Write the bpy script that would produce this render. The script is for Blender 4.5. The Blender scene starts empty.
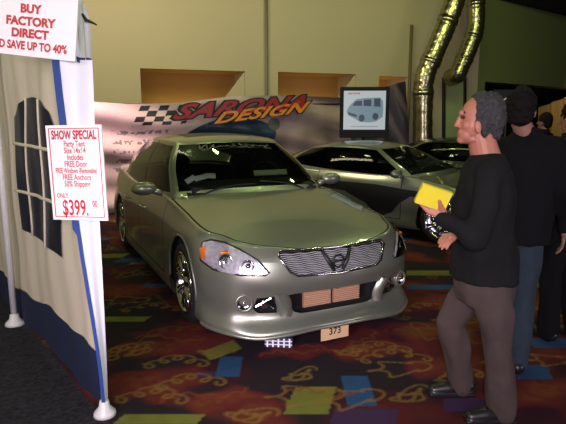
import bpy, bmesh, math, random
import numpy as np
from mathutils import Vector, Matrix
random.seed(7); RS = np.random.RandomState(11)
S = bpy.context.scene
COL = S.collection
PI = math.pi
# ---------------------------------------------------------------- camera, world, lights, exposure
CAMH, FPX, PITCH = 1.6, 530.0, math.radians(9.74)
cam_d = bpy.data.cameras.new('camera'); cam = bpy.data.objects.new('camera', cam_d); COL.objects.link(cam)
cam.location = (0, 0, CAMH); cam.rotation_euler = (PI/2 - PITCH, 0, 0)
cam_d.sensor_width = 36; cam_d.lens = FPX/566*36; cam_d.clip_start = 0.05
S.camera = cam
S.view_settings.view_transform = 'Standard'; S.view_settings.look = 'None'
S.view_settings.gamma = 1; S.view_settings.use_curve_mapping = False
S.view_settings.exposure = 0.0
wd = bpy.data.worlds.new('hall_ambience'); S.world = wd; wd.use_nodes = True
wd.node_tree.nodes['Background'].inputs[0].default_value = (.10, .095, .06, 1)
wd.node_tree.nodes['Background'].inputs[1].default_value = .05
def lamp(kind, name, loc, energy, color, size=.1, sizey=None, target=None, spot=None):
    d = bpy.data.lights.new(name, kind); d.energy = energy; d.color = color
    if kind == 'AREA':
        d.size = size
        if sizey: d.shape = 'RECTANGLE'; d.size_y = sizey
    else: d.shadow_soft_size = size
    if kind == 'SPOT': d.spot_size = math.radians(spot or 90); d.spot_blend = .8
    o = bpy.data.objects.new(name, d); COL.objects.link(o); o.location = loc
    if target is not None:
        o.rotation_euler = (Vector(target)-Vector(loc)).to_track_quat('-Z', 'Y').to_euler()
    return o
# the camera's own flash
lamp('SPOT', 'camera_flash', (.06, -.03, 1.72), 165, (1, .95, 1.0), .03, target=(.0, 4, .8), spot=95)
# hall lamps on the ceiling: rows of small warm-green downlights
for i, (x, y) in enumerate([(-4, 3.5), (-2.2, 3.5), (1.5, 5.2), (3.2, 5.2), (-2.6, 8.2), (-.8, 8.2), (2.6, 8.6), (5.4, 8.6)]):
    lamp('POINT', 'hall_lamp', (x, y, 5.3), 34, (.82, 1, .38),   .12)
# small downlight clusters nearer the viewer
for cx, cy in ((-.9, 2.2), (.25, 4.9), (1.5, 5.2)):
    for k in range(4): lamp('POINT', 'cluster_lamp', (cx+.22*(k % 2)+.1*(k//2), cy+.35*(k//2), 5.6), 7, (.75, 1, .35), .06)
# light washing the far wall, warm
lamp('AREA', 'wall_wash_lamp', (-3, 7.5, 5.2), 185, (1, .86, .55), 3.0, 1.0, target=(-2, 12.4, 2.6))
lamp('AREA', 'wall_wash_lamp', (3, 8.5, 5.2), 60, (.9, 1, .40), 2.5, 1.0, target=(4, 14.5, 3))
# unseen lamps behind and right of the camera (neutral, slightly magenta), for the sheen on bumpers
lamp('AREA', 'unseen_lamp', (-.8, -3.2, 2.0), 190, (1, .80, 1), 2.6, 1.2, target=(0, 4, .6))
lamp('AREA', 'unseen_lamp', (7.6, -.6, 2.0), 120, (1, .88, 1), 3.2, 1.4, target=(.4, 3.9, .6))  # added at the right so the bumper front has something to reflect
lamp('SPOT', 'unseen_spot', (-1.7, -1.2, 1.7), 620, (1, .80, 1), .35, target=(.15, 3.7, .42), spot=29)  # narrow spot added to brighten the saloon bumper, kept clear of the man
# unseen lamp added to brighten the tent canvas
lamp('AREA', 'unseen_lamp', (-3.6, .9, 3.4), 50, (1, .95, .82), .8, .8, target=(-1.9, 3.8, 1.1))
# booth spot on the left end of the show banner
lamp('SPOT', 'unseen_spot', (-3.3, 7.7, 3.0), 330, (1, .62, .66), .1, target=(-2.95, 9.2, 1.1), spot=60)

# ---------------------------------------------------------------- helpers
CP, SP_ = math.cos(PITCH), math.sin(PITCH)
def W(px, py, Y):
    """photo point at horizontal distance Y from the camera -> world"""
    a, b = (px-283)/FPX, (py-212)/FPX
    dy, dz = CP - b*SP_, -SP_ - b*CP
    t = Y/dy
    return Vector((a*t, Y, CAMH + dz*t))
def G(px, py):
    a, b = (px-283)/FPX, (py-212)/FPX
    dy, dz = CP - b*SP_, -SP_ - b*CP
    t = -CAMH/dz
    return Vector((a*t, dy*t, 0))
def mat(name, col, rough=.5, metal=0, coat=0, var=0, vscale=8, emit=0, emcol=None, bump=0, bscale=60, spec=.5, alpha=1, trans=0):
    m = bpy.data.materials.new(name); m.use_nodes = True
    nt = m.node_tree; b = nt.nodes['Principled BSDF']
    c = tuple(col)+(1,)
    b.inputs['Base Color'].default_value = c
    b.inputs['Roughness'].default_value = rough; b.inputs['Metallic'].default_value = metal
    b.inputs['Coat Weight'].default_value = coat; b.inputs['Coat Roughness'].default_value = .06
    b.inputs['Specular IOR Level'].default_value = spec
    b.inputs['Alpha'].default_value = alpha; b.inputs['Transmission Weight'].default_value = trans
    if emit:
        b.inputs['Emission Color'].default_value = tuple(emcol or col)+(1,); b.inputs['Emission Strength'].default_value = emit
    if var or bump:
        tc = nt.nodes.new('ShaderNodeTexCoord')
    if var:
        n = nt.nodes.new('ShaderNodeTexNoise'); n.inputs['Scale'].default_value = vscale; n.inputs['Detail'].default_value = 4
        nt.links.new(tc.outputs['Object'], n.inputs['Vector'])
        r = nt.nodes.new('ShaderNodeMapRange'); r.inputs[3].default_value = 1-var; r.inputs[4].default_value = 1+var
        nt.links.new(n.outputs['Fac'], r.inputs[0])
        mx = nt.nodes.new('ShaderNodeVectorMath'); mx.operation = 'SCALE'; mx.inputs[0].default_value = tuple(col)
        nt.links.new(r.outputs[0], mx.inputs['Scale']); nt.links.new(mx.outputs[0], b.inputs['Base Color'])
    if bump:
        n2 = nt.nodes.new('ShaderNodeTexNoise'); n2.inputs['Scale'].default_value = bscale; n2.inputs['Detail'].default_value = 3
        nt.links.new(tc.outputs['Object'], n2.inputs['Vector'])
        bp = nt.nodes.new('ShaderNodeBump'); bp.inputs['Strength'].default_value = bump; bp.inputs['Distance'].default_value = .02
        nt.links.new(n2.outputs['Fac'], bp.inputs['Height']); nt.links.new(bp.outputs[0], b.inputs['Normal'])
    return m
def link(name, me, parent=None, m=None, smooth=True):
    o = bpy.data.objects.new(name, me); COL.objects.link(o)
    if m is not None:
        for mm in (m if isinstance(m, (list, tuple)) else [m]): me.materials.append(mm)
    if parent is not None: o.parent = parent
    if smooth: me.polygons.foreach_set('use_smooth', [True]*len(me.polygons))
    return o
def obj(name, bm, m, parent=None, off=None, smooth=False):
    if off is not None: bmesh.ops.translate(bm, verts=bm.verts, vec=-Vector(off))
    me = bpy.data.meshes.new(name); bm.to_mesh(me); bm.free()
    return link(name, me, parent, m, smooth)
def mesh_vf(name, v, f, m, parent=None, smooth=True):
    me = bpy.data.meshes.new(name); me.from_pydata([tuple(map(float, q)) for q in v], [], [tuple(map(int, q)) for q in f]); me.update()
    return link(name, me, parent, m, smooth)
def tag(o, label, cat, group=None, kind=None):
    if label: o['label'] = label
    if cat: o['category'] = cat
    if group: o['group'] = group
    if kind: o['kind'] = kind
    return o
def thing(name, label, cat, loc=(0, 0, 0), rz=0, group=None):
    o = bpy.data.objects.new(name, None); COL.objects.link(o); o.empty_display_size = .1
    o.location = loc; o.rotation_euler = (0, 0, rz)
    return tag(o, label, cat, group)
def struct(name, bm, m, smooth=False):
    o = obj(name, bm, m, smooth=smooth); o['kind'] = 'structure'; return o
def add_box(bm, c, s, rot=None, bev=0):
    M = Matrix.Translation(c) @ (rot.to_4x4() if rot is not None else Matrix.Identity(4)) @ Matrix.Diagonal((s[0], s[1], s[2], 1))
    r = bmesh.ops.create_cube(bm, size=1, matrix=M)
    if bev:
        es = list({e for v in r['verts'] for e in v.link_edges})
        bmesh.ops.bevel(bm, geom=es, offset=bev, segments=2, affect='EDGES')
def add_tube(bm, pts, r, n=8, closed=False, cap=True):
    pts = [Vector(p) for p in pts]; rs = r if isinstance(r, (list, tuple)) else [r]*len(pts)
    rings = []; up = None
    for i, p in enumerate(pts):
        a = pts[i-1] if (i > 0 or closed) else p
        b = pts[(i+1) % len(pts)] if (i < len(pts)-1 or closed) else p
        t = (b-a)
        t = t.normalized() if t.length > 1e-9 else Vector((0, 0, 1))
        if up is None:
            up = Vector((0, 0, 1)) if abs(t.z) < .9 else Vector((1, 0, 0))
        x = (up - t*up.dot(t))
        x = x.normalized() if x.length > 1e-6 else t.orthogonal().normalized()
        y = t.cross(x); up = x
        rings.append([bm.verts.new(p + x*math.cos(2*PI*k/n)*rs[i] + y*math.sin(2*PI*k/n)*rs[i]) for k in range(n)])
    m = len(rings)
    for i in range(m if closed else m-1):
        A, B = rings[i], rings[(i+1) % m]
        for k in range(n): bm.faces.new((A[k], A[(k+1) % n], B[(k+1) % n], B[k]))
    if cap and not closed:
        bm.faces.new(rings[0][::-1]); bm.faces.new(rings[-1])
def add_ell(bm, c, r, rot=None, seg=16, rings=10):
    M = Matrix.Translation(c) @ (rot.to_4x4() if rot is not None else Matrix.Identity(4)) @ Matrix.Diagonal((r[0], r[1], r[2], 1))
    bmesh.ops.create_uvsphere(bm, u_segments=seg, v_segments=rings, radius=1, matrix=M)
def add_lathe(bm, prof, origin=(0, 0, 0), rot=None, n=32, closed=False):
    """prof: list of (radius, axial); axis = local Z"""
    M = Matrix.Translation(origin) @ (rot.to_4x4() if rot is not None else Matrix.Identity(4))
    R = [[bm.verts.new(M @ Vector((r*math.cos(2*PI*k/n), r*math.sin(2*PI*k/n), z))) for k in range(n)] for r, z in prof]
    L = len(R)
    for i in range(L if closed else L-1):
        A, B = R[i], R[(i+1) % L]
        for k in range(n): bm.faces.new((A[k], A[(k+1) % n], B[(k+1) % n], B[k]))
def add_prism(bm, poly, thick, M=None):
    """2D polygon (x,z plane) extruded along y by thick; M places it"""
    M = M or Matrix.Identity(4)
    a = [bm.verts.new(M @ Vector((p[0], 0, p[1]))) for p in poly]
    b = [bm.verts.new(M @ Vector((p[0], thick, p[1]))) for p in poly]
    n = len(poly)
    bm.faces.new(a); bm.faces.new(b[::-1])
    for i in range(n): bm.faces.new((a[i], b[i], b[(i+1) % n], a[(i+1) % n]))
def hsp(xs, ys):
    """smooth 1-D interpolation (Hermite, limited)"""
    xs = np.array(xs, float); ys = np.array(ys, float)
    if xs[0] > xs[-1]: xs, ys = xs[::-1], ys[::-1]
    h = np.diff(xs); d = np.diff(ys)/h; m = np.zeros(len(xs))
    m[0], m[-1] = d[0], d[-1]
    for i in range(1, len(xs)-1):
        m[i] = 0 if d[i-1]*d[i] <= 0 else 2*d[i-1]*d[i]/(d[i-1]+d[i])
    def f(x):
        x = np.clip(x, xs[0], xs[-1]); i = np.clip(np.searchsorted(xs, x)-1, 0, len(h)-1)
        t = (x-xs[i])/h[i]; H = h[i]
        return ((1+2*t)*(1-t)**2)*ys[i] + t*(1-t)**2*H*m[i] + t*t*(3-2*t)*ys[i+1] + t*t*(t-1)*H*m[i+1]
    return f
def catmull(P, u):
    """P: (n,...) uniform control, u float index"""
    n = len(P); i = int(min(max(math.floor(u), 0), n-2)); t = u-i
    p1, p2 = P[i], P[i+1]
    p0 = P[i-1] if i > 0 else 2*p1-p2
    p3 = P[i+2] if i+2 < n else 2*p2-p1
    return .5*((2*p1) + (-p0+p2)*t + (2*p0-5*p1+4*p2-p3)*t*t + (-p0+3*p1-3*p2+p3)*t**3)
def text_bm(s, size, bold=0.0, shear=0.0, align='CENTER', space=1.0, ext=.0):
    cu = bpy.data.curves.new('lettering', 'FONT'); cu.body = s; cu.size = size; cu.align_x = align; cu.align_y = 'CENTER'
    cu.offset = bold*size; cu.shear = shear; cu.space_character = space; cu.extrude = ext; cu.resolution_u = 4
    o = bpy.data.objects.new('lettering', cu); COL.objects.link(o)
    dg = bpy.context.evaluated_depsgraph_get(); ev = o.evaluated_get(dg)
    me = ev.to_mesh(); bm = bmesh.new(); bm.from_mesh(me); ev.to_mesh_clear()
    bpy.data.objects.remove(o); bpy.data.curves.remove(cu)
    return bm
def frame(o, x, y):
    """matrix with origin o, X along x, Y along y (in the plane), Z out"""
    x = Vector(x).normalized(); z = x.cross(Vector(y)).normalized(); y = z.cross(x)
    M = Matrix((x, y, z)).transposed().to_4x4(); M.translation = Vector(o); return M
def copy_tree(o, parent=None):
    c = o.copy(); COL.objects.link(c); c.parent = parent
    for ch in list(o.children): copy_tree(ch, c)
    return c
def in_poly(p, poly):
    x, y = p; r = False; n = len(poly)
    for i in range(n):
        (x1, y1), (x2, y2) = poly[i], poly[(i+1) % n]
        if (y1 > y) != (y2 > y) and x < (x2-x1)*(y-y1)/(y2-y1)+x1: r = not r
    return r
def near_poly(p, poly):
    best = None; P = Vector(p)
    for i in range(len(poly)):
        a, b = Vector(poly[i]), Vector(poly[(i+1) % len(poly)])
        t = max(0, min(1, (P-a).dot(b-a)/max((b-a).length_squared, 1e-9))); q = a+(b-a)*t
        d = (P-q).length
        if best is None or d < best[0]: best = (d, q)
    return best[1]
from mathutils.bvhtree import BVHTree
# ---------------------------------------------------------------- car builder
def paint(name, col, flake=.25):
    return mat(name, col, rough=.36, metal=.70, coat=.7, var=.03, vscale=3)
M_tyre = mat('tyre_rubber', (.012, .012, .013), .75, bump=.2)
M_chrome = mat('chrome', (.75, .75, .78), .12, 1)
M_black = mat('black_plastic', (.012, .012, .013), .45)
M_void = mat('wheel_well_black', (.004, .004, .004), .9)
M_cabin = mat('charcoal_upholstery', (.012, .012, .013), .8, var=.2)
M_glass = bpy.data.materials.new('tinted_glass'); M_glass.use_nodes = True
nt = M_glass.node_tree; nt.nodes.clear()
_o = nt.nodes.new('ShaderNodeOutputMaterial'); _mx = nt.nodes.new('ShaderNodeMixShader'); _t = nt.nodes.new('ShaderNodeBsdfTransparent'); _g = nt.nodes.new('ShaderNodeBsdfGlossy')
_t.inputs[0].default_value = (.22, .24, .23, 1); _g.inputs['Roughness'].default_value = .03; _g.inputs[0].default_value = (.8, .8, .8, 1)
_f = nt.nodes.new('ShaderNodeFresnel'); _f.inputs[0].default_value = 1.3
nt.links.new(_f.outputs[0], _mx.inputs[0]); nt.links.new(_t.outputs[0], _mx.inputs[1]); nt.links.new(_g.outputs[0], _mx.inputs[2]); nt.links.new(_mx.outputs[0], _o.inputs[0])
M_screen = M_glass.copy(); M_screen.name = 'windshield_glass'
for _n in M_screen.node_tree.nodes:
    if _n.type == 'BSDF_TRANSPARENT': _n.inputs[0].default_value = (.62, .66, .64, 1)
M_lens = bpy.data.materials.new('clear_lens'); M_lens.use_nodes = True
nt = M_lens.node_tree; nt.nodes.clear()
_o = nt.nodes.new('ShaderNodeOutputMaterial'); _mx = nt.nodes.new('ShaderNodeMixShader'); _t = nt.nodes.new('ShaderNodeBsdfTransparent'); _g = nt.nodes.new('ShaderNodeBsdfGlossy')
_t.inputs[0].default_value = (.95, .95, .95, 1); _g.inputs['Roughness'].default_value = .04
_f = nt.nodes.new('ShaderNodeFresnel'); _f.inputs[0].default_value = 1.5
nt.links.new(_f.outputs[0], _mx.inputs[0]); nt.links.new(_t.outputs[0], _mx.inputs[1]); nt.links.new(_g.outputs[0], _mx.inputs[2]); nt.links.new(_mx.outputs[0], _o.inputs[0])
M_reflector = mat('lamp_reflector', (.70, .72, .76), .25, .55, var=.6, vscale=38)  # glitter inside the lamps put into the colour as strong noise
M_amber = mat('amber_lens', (.75, .20, .02), .2, coat=.5)
M_paper = mat('white_paper', (.8, .8, .78), .7)

def make_wheel(parent, x, y, side, r_t=.33, r_r=.235, w=.21, spokes=9, seed=0):
    """axis along Y, side=+1/-1 outer face direction"""
    wh = bpy.data.objects.new('wheel', None); COL.objects.link(wh); wh.parent = parent; wh.location = (x, y, r_t)
    R = Matrix.Rotation(-side*PI/2, 3, 'X')      # local z -> outward (+-y)
    bm = bmesh.new(); h = w/2
    add_lathe(bm, [(r_r, -h), (r_r+.03, -h), (r_t-.03, -h+.005), (r_t-.006, -h+.035), (r_t, -h+.06), (r_t, h-.06), (r_t-.006, h-.035), (r_t-.03, h-.005), (r_r+.03, h), (r_r, h-.004), (r_r-.01, 0)], rot=R, n=48, closed=True)
    obj('tyre', bm, M_tyre, wh, smooth=True)
    bm = bmesh.new()
    add_lathe(bm, [(r_r+.002, h-.002), (r_r+.004, h+.004), (r_r-.012, h+.006), (r_r-.03, h-.03), (r_r-.05, -h*.6), (.02, -h*.6), (.001, -h*.6)], rot=R, n=48)
    add_lathe(bm, [(.001, h-.012), (.028, h-.014), (.045, h-.03), (.055, h-.055), (.055, -h*.5)], rot=R, n=24)
    for k in range(spokes):
        a = 2*PI*k/spokes + seed
        for da in (-.10, .10):
            p0 = Vector((.045*math.cos(a+da*2), .045*math.sin(a+da*2), h-.04)); p1 = Vector(((r_r-.02)*math.cos(a+da*.9), (r_r-.02)*math.sin(a+da*.9), h-.016))
            pm = (p0+p1)/2 + Vector((0, 0, .008))
            add_tube(bm, [R@p0, R@pm, R@p1], [.012, .011, .014], n=6)
    rim = obj('rim', bm, M_chrome, wh, smooth=True)
    bm = bmesh.new()
    add_lathe(bm, [(.001, -h*.35), (r_r*.72, -h*.35), (r_r*.72, -h*.42)], rot=R, n=32)
    obj('brake_disc', bm, mat('brake_disc_dark', (.02, .02, .02), .5, .3), wh, smooth=False)
    return wh

def build_car(P, root, PM):
    Lw = P['wheelbase']; hw = P['hw']; zc = hsp(*zip(*P['zc'])); kk = hsp(*zip(*P['k']))
    H = lambda x, y: float(zc(x) - kk(x)*(abs(y)/.8)**2.3)
    classes = P['rows']
    ctrl = []; n7 = []
    for (x, y, ang, cl) in P['stations']:
        nx, ny = -math.cos(math.radians(ang)), -math.sin(math.radians(ang))
        rows = []
        tab = sum(np.array(classes[c])*w for c, w in cl.items())
        for i, (ins, z) in enumerate(tab):
            px_, py_ = x+nx*ins, max(0, y+ny*ins) if y > 0 else 0
            if i == len(tab)-1: z = H(px_, py_)
            rows.append((px_, py_, z))
        ctrl.append(rows)
    ctrl = np.array(ctrl)                       # (stations, 8, 3)
    spine = np.array([(P['spine'](r[7][0]), 0, 0) for r in ctrl])
    NS = len(ctrl)
    eps = .012
    cuts = P['cuts']
    sl = set(np.round(np.linspace(0, P['sfront'], int(P['sfront']*10)+1), 4)) | set(np.round(np.arange(P['sfront'], NS-1+.001, .125), 4))
    for c in cuts:
        sl = {q for q in sl if abs(q-c) > eps*2}; sl |= {c-eps, c+eps}
    sl = sorted(sl)
    tl = set(np.round(np.arange(0, 7.001, .2), 4)) | set(np.round(np.linspace(7, 10, 16), 4))
    tc = [P.get('sill', 2.5), 7.1]
    for c in tc:
        tl = {q for q in tl if abs(q-c) > .08}; tl |= {c-.03, c+.03}
    tl = sorted(tl)
    def ev(s, t):
        rowv = catmull(ctrl, s)                  # (8,3)
        if t <= 7: p = catmull(rowv, t)
        else:
            u = (t-7)/3; a = rowv[7]; sp = catmull(spine, s)
            p = np.array([a[0]+(sp[0]-a[0])*u, a[1]*(1-u), 0]); p[2] = H(p[0], p[1])
        p = p.copy(); p[1] = max(p[1], 0)
        if s < 1e-6 or s > NS-1-1e-6: p[1] = 0
        return p
    V = np.array([[ev(s, t) for t in tl] for s in sl])
    ns, ntt = len(sl), len(tl)
    faces = []      # (idx quad, smid, tmid, centre)
    for i in range(ns-1):
        for j in range(ntt-1):
            q = [i*ntt+j, (i+1)*ntt+j, (i+1)*ntt+j+1, i*ntt+j+1]
            faces.append((q, (sl[i]+sl[i+1])/2, (tl[j]+tl[j+1])/2))
    VV = V.reshape(-1, 3).copy()
    full = [q for q, _, _ in faces]
    # collision surface of the uncut shell, both halves
    mv = VV*np.array([1, -1, 1]); n = len(VV)
    tree = BVHTree.FromPolygons([Vector(v) for v in VV]+[Vector(v) for v in mv], full+[[a+n for a in q[::-1]] for q in full])
    # ---- holes
    removed = set()
    ra = P['arch_r']; wz = P['r_t']+.01
    def arch(c):
        for wx in (0, -Lw):
            if c[1] > hw*.6 and c[2] < .9 and math.hypot(c[0]-wx, c[2]-wz) < ra: return wx
        return None
    for fi, (q, s, t) in enumerate(faces):
        c = VV[q].mean(0)
        if t < 7 and arch(c) is not None: removed.add(fi)
        elif t < 7 and c[0] > .4:
            for pl in P['holes']:
                if in_poly((c[1], c[2]), pl): removed.add(fi)
        if t > 7.13 and s > 2 and P['cabin'][0] > c[0] > P['cabin'][1]: removed.add(fi)
        if t > 7.6 and P['cabin'][0]-.04 > c[0] > P['cabin'][1]: removed.add(fi)
    used = {}
    for fi, (q, s, t) in enumerate(faces):
        for v in q: used.setdefault(v, [0, 0])[1 if fi in removed else 0] += 1
    for v, (a, b) in used.items():
        if a and b:
            p = VV[v]
            if p[1] > hw*.6 and p[2] < .9:
                for wx in (0, -Lw):
                    d = math.hypot(p[0]-wx, p[2]-wz)
                    if abs(d-ra) < .07 and d > 1e-6:
                        p[0] = wx+(p[0]-wx)/d*ra; p[2] = wz+(p[2]-wz)/d*ra
            if p[0] > .4:
                for pl in P['holes']:
                    qn = near_poly((p[1], p[2]), pl)
                    if (qn-Vector((p[1], p[2]))).length < .035: p[1], p[2] = max(0, qn.x), qn.y
    # ---- parts
    strips = lambda s, t: any(abs(s-c) < eps for c in cuts)
    sill = P.get('sill', 2.5); doors = P['doors']
    parts = {}
    for fi, (q, s, t) in enumerate(faces):
        if fi in removed: continue
        nm = 'body'
        for (a, b) in doors:
            if sill-.03 < t < 7 and a-eps < s < b+eps:
                nm = ('door', a)
                if abs(s-a) < eps or abs(s-b) < eps or abs(t-sill) < .03: nm = 'gap'
        if t < 7.07 and s < P['bumper_s'] and t < 6.1: nm = 'front_bumper'
        if abs(s-P['bumper_s']) < eps and t < 6.1: nm = 'gap'
        if t > 7.13 and s < P['hood_s']: nm = 'hood'
        if abs(t-7.1) < .03 and s < P['hood_s']: nm = 'gap'
        parts.setdefault(nm, []).append(q)
    def emit(nm, quads, mname, m):
        for side in P.get('sides', {}).get(mname, ('both',)):
            vs, fs = [], []; mp = {}
            def gv(v, sg):
                p = VV[v]
                k = (v, sg if p[1] > 1e-6 else 1)
                if k not in mp: mp[k] = len(vs); vs.append((p[0], p[1]*k[1], p[2]))
                return mp[k]
            for q in quads:
                for sg in ((1, -1) if side == 'both' else (side,)):
                    ids = [gv(v, sg) for v in q]
                    ids = list(dict.fromkeys(ids))
                    if len(ids) >= 3: fs.append(ids if sg == 1 else ids[::-1])
            o = mesh_vf(mname, vs, fs, m, root)
    for nm, quads in parts.items():
        if nm == 'gap':
            emit(nm, quads, 'panel_gap', M_void)
        elif isinstance(nm, tuple):
            for sd in (1, -1):
                vs, fs, mp = [], [], {}
                for q in quads:
                    ids = []
                    for v in q:
                        if v not in mp: mp[v] = len(vs); p = VV[v]; vs.append((p[0], p[1]*sd, p[2]))
                        ids.append(mp[v])
                    fs.append(ids if sd == 1 else ids[::-1])
                d = mesh_vf('door', vs, fs, PM, root)
                a = nm[1]; b = dict(doors)[a]
                hp = ev(b-.22*(b-a) if P['hdl'] > 0 else b-.15, 5.6); bm = bmesh.new()
                add_tube(bm, [(hp[0]+.09, (hp[1]-.005)*sd, hp[2]), (hp[0]+.07, (hp[1]+.025)*sd, hp[2]+.004), (hp[0]-.07, (hp[1]+.025)*sd, hp[2]+.004), (hp[0]-.09, (hp[1]-.005)*sd, hp[2])], .012)
                obj('door_handle', bm, PM, d, smooth=True)
        else: emit(nm, quads, nm, PM)
    # ---- wheel wells, underbody, arch flanges
    bm = bmesh.new()
    for wx in (0, -Lw):
        for sd in (1, -1):
            prev = None
            for k in range(25):
                a = -0.25+(PI+.5)*k/24
                x, z = wx+math.cos(a)*(ra+.004), wz+math.sin(a)*(ra+.004)
                yo = hw-.055
                cur = (bm.verts.new((x, yo*sd, z)), bm.verts.new((x, (hw-.36)*sd, z)))
                if prev: bm.faces.new((prev[0], cur[0], cur[1], prev[1]))
                prev = cur
            r = [bm.verts.new((wx+math.cos(2*PI*k/24)*(ra+.02), (hw-.36)*sd, wz+math.sin(2*PI*k/24)*(ra+.02))) for k in range(24)]
            bm.faces.new(r)
    add_box(bm, (-Lw/2, 0, .27), (Lw-.86, 1.5, .14)); add_box(bm, (.48, 0, .3), (.14, 1.1, .2))
    add_box(bm, (P['nose']-.23, 0, .44), (.06, 1.16, .50))
    obj('underbody', bm, M_void, root)
    for wx in (0, -Lw):
        for sd in (1, -1):
            pts = []
            for k in range(29):
                a = -.12+(PI+.24)*k/28
                x, z = wx+math.cos(a)*ra, wz+math.sin(a)*ra
                h = tree.ray_cast(Vector((x, 2*sd, z)), Vector((0, -sd, 0)))
                if h[0] is not None and z > .2: pts.append((x, h[0].y-.004*sd, z))
            bm = bmesh.new(); add_tube(bm, pts, .011, n=6); obj('wheel_arch_flange', bm, PM, root, smooth=True)
            make_wheel(root, wx, (hw-.12)*sd, sd, P['r_t'], P['r_r'], seed=.2)
    # ---- greenhouse
    g = P['gh']; st = []
    zr = hsp(*zip(*P['roof'])); rw = P['roof_w']
    Rf = lambda x, y: float(zr(x) - P['roof_k']*(abs(y)/rw)**2)
    for (bx, by, bz, tx, ty) in g:
        B = np.array([bx, by, bz]); T = np.array([tx, ty, Rf(tx, ty)])
        M_ = (B+T)/2; out = np.array([0, 1, 0]) if by > .5*P['gb'] else np.array([1 if bx > -1.5 else -1, 0, 0])
        M_ = M_ + out*.035 + np.array([0, 0, .012])
        lo = B + np.array([0, 0, -.12]) + (B-T)*np.array([.12, .12, 0])
        if by == 0: M_[1] = lo[1] = 0
        st.append([lo, B, M_, T])
    st = np.array(st); gs = np.array([(P['gspine'](r[3][0]), 0, 0) for r in st]); NG = len(st)
    gsl = sorted(set(np.round(np.arange(0, NG-1+.001, .125), 4)) | set(P['gcuts']))
    gtl = sorted(set([0, .5, 1, 1.06, 1.2, 1.4, 1.6, 1.8, 2, 2.2, 2.4, 2.6, 2.8, 2.9, 3]) | set(np.round(np.linspace(3, 6, 16), 4)))
    def gev(s, t):
        r = catmull(st, s)
        if t <= 3: p = catmull(r, t)
        else:
            u = (t-3)/3; sp = catmull(gs, s); a = r[3]
            p = np.array([a[0]+(sp[0]-a[0])*u, a[1]*(1-u), 0]); p[2] = Rf(p[0], p[1])
        p = p.copy(); p[1] = max(0, p[1])
        if s < 1e-6 or s > NG-1-1e-6: p[1] = 0
        return p
    GV = np.array([[gev(s, t) for t in gtl] for s in gsl]); gn = len(gtl); GF = GV.reshape(-1, 3)
    gp = {}
    for i in range(len(gsl)-1):
        for j in range(gn-1):
            s, t = (gsl[i]+gsl[i+1])/2, (gtl[j]+gtl[j+1])/2
            nm = 'roof'
            for (wn, a, b, t0, t1) in P['windows']:
                if a < s < b and t0 < t < t1: nm = (wn, a)
            if P.get('sunroof') and t > 3:
                c = GF[[i*gn+j, (i+1)*gn+j+1]].mean(0)
                if abs(c[1]) < .40 and P['sunroof'][0] > c[0] > P['sunroof'][1]: nm = 'sunroof'
            if nm == 'roof' and t < 3:
                for (a, b) in P['bpillars']:
                    if a < s < b and 1 < t < 2.9: nm = 'pillar_trim'
            gp.setdefault(nm, []).append([i*gn+j, (i+1)*gn+j, (i+1)*gn+j+1, i*gn+j+1])
    for nm, quads in gp.items():
        wn = nm[0] if isinstance(nm, tuple) else nm
        for sd in ((1, -1) if wn in ('side_window', 'pillar_trim') else (0,)):
            vs, fs, mp = [], [], {}
            for q in quads:
                for sg in ((1, -1) if sd == 0 else (sd,)):
                    ids = []
                    for v in q:
                        p = GF[v]; k = (v, sg if p[1] > 1e-6 else 1)
                        if k not in mp: mp[k] = len(vs); vs.append((p[0], p[1]*k[1], p[2]))
                        if mp[k] not in ids: ids.append(mp[k])
                    if len(ids) > 2: fs.append(ids if sg == 1 else ids[::-1])
            mm = {'side_window': M_glass, 'windshield': M_screen, 'rear_window': M_glass, 'sunroof': M_black, 'pillar_trim': M_black, 'roof': PM}[wn]
            mesh_vf(wn, vs, fs, mm, root)
    mv = GF*np.array([1, -1, 1]); n2 = len(GF); qs = [q for v in gp.values() for q in v]
    gtree = BVHTree.FromPolygons([Vector(v) for v in GF]+[Vector(v) for v in mv], qs+[[a+n2 for a in q[::-1]] for q in qs])
    # ---- cabin
    cx0, cx1 = P['cabin']
    bm = bmesh.new(); add_box(bm, (cx0-.30, 0, P['dash_z']-.12), (.62, 1.30, .22), bev=.04); obj('dashboard', bm, M_cabin, root, smooth=False)
    bm = bmesh.new(); add_box(bm, ((cx0+cx1)/2, 0, .36), (cx0-cx1, 1.4, .06)); add_box(bm, (cx1+.02, 0, .62), (.06, 1.35, .55)); obj('cabin_floor', bm, M_cabin, root)
    for sd in (1, -1):
        sx = P['seat_x']; bm = bmesh.new()
        add_box(bm, (sx, .38*sd, .50), (.52, .5, .16), bev=.05)
        add_box(bm, (sx-.30, .38*sd, .80), (.14, .48, .56), Matrix.Rotation(-.22, 3, 'Y'), .05)
        add_ell(bm, (sx-.40, .38*sd, P['roof_z']-.31), (.06, .14, .09)); obj('seat', bm, M_cabin, root)
    bm = bmesh.new(); R = Matrix.Rotation(1.15, 3, 'Y')
    pts = [Vector((P['cabin'][0]-.62, .38, P['dash_z']-.02)) + R@Vector((.18*math.cos(a), .18*math.sin(a), 0)) for a in np.linspace(0, 2*PI, 25)[:-1]]
    add_tube(bm, pts, .014, n=6, closed=True); add_tube(bm, [Vector((P['cabin'][0]-.62, .38, P['dash_z']-.02)), Vector((P['cabin'][0]-.3, .38, P['dash_z']-.12))], .03)
    obj('steering_wheel', bm, M_cabin, root, smooth=True)
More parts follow.
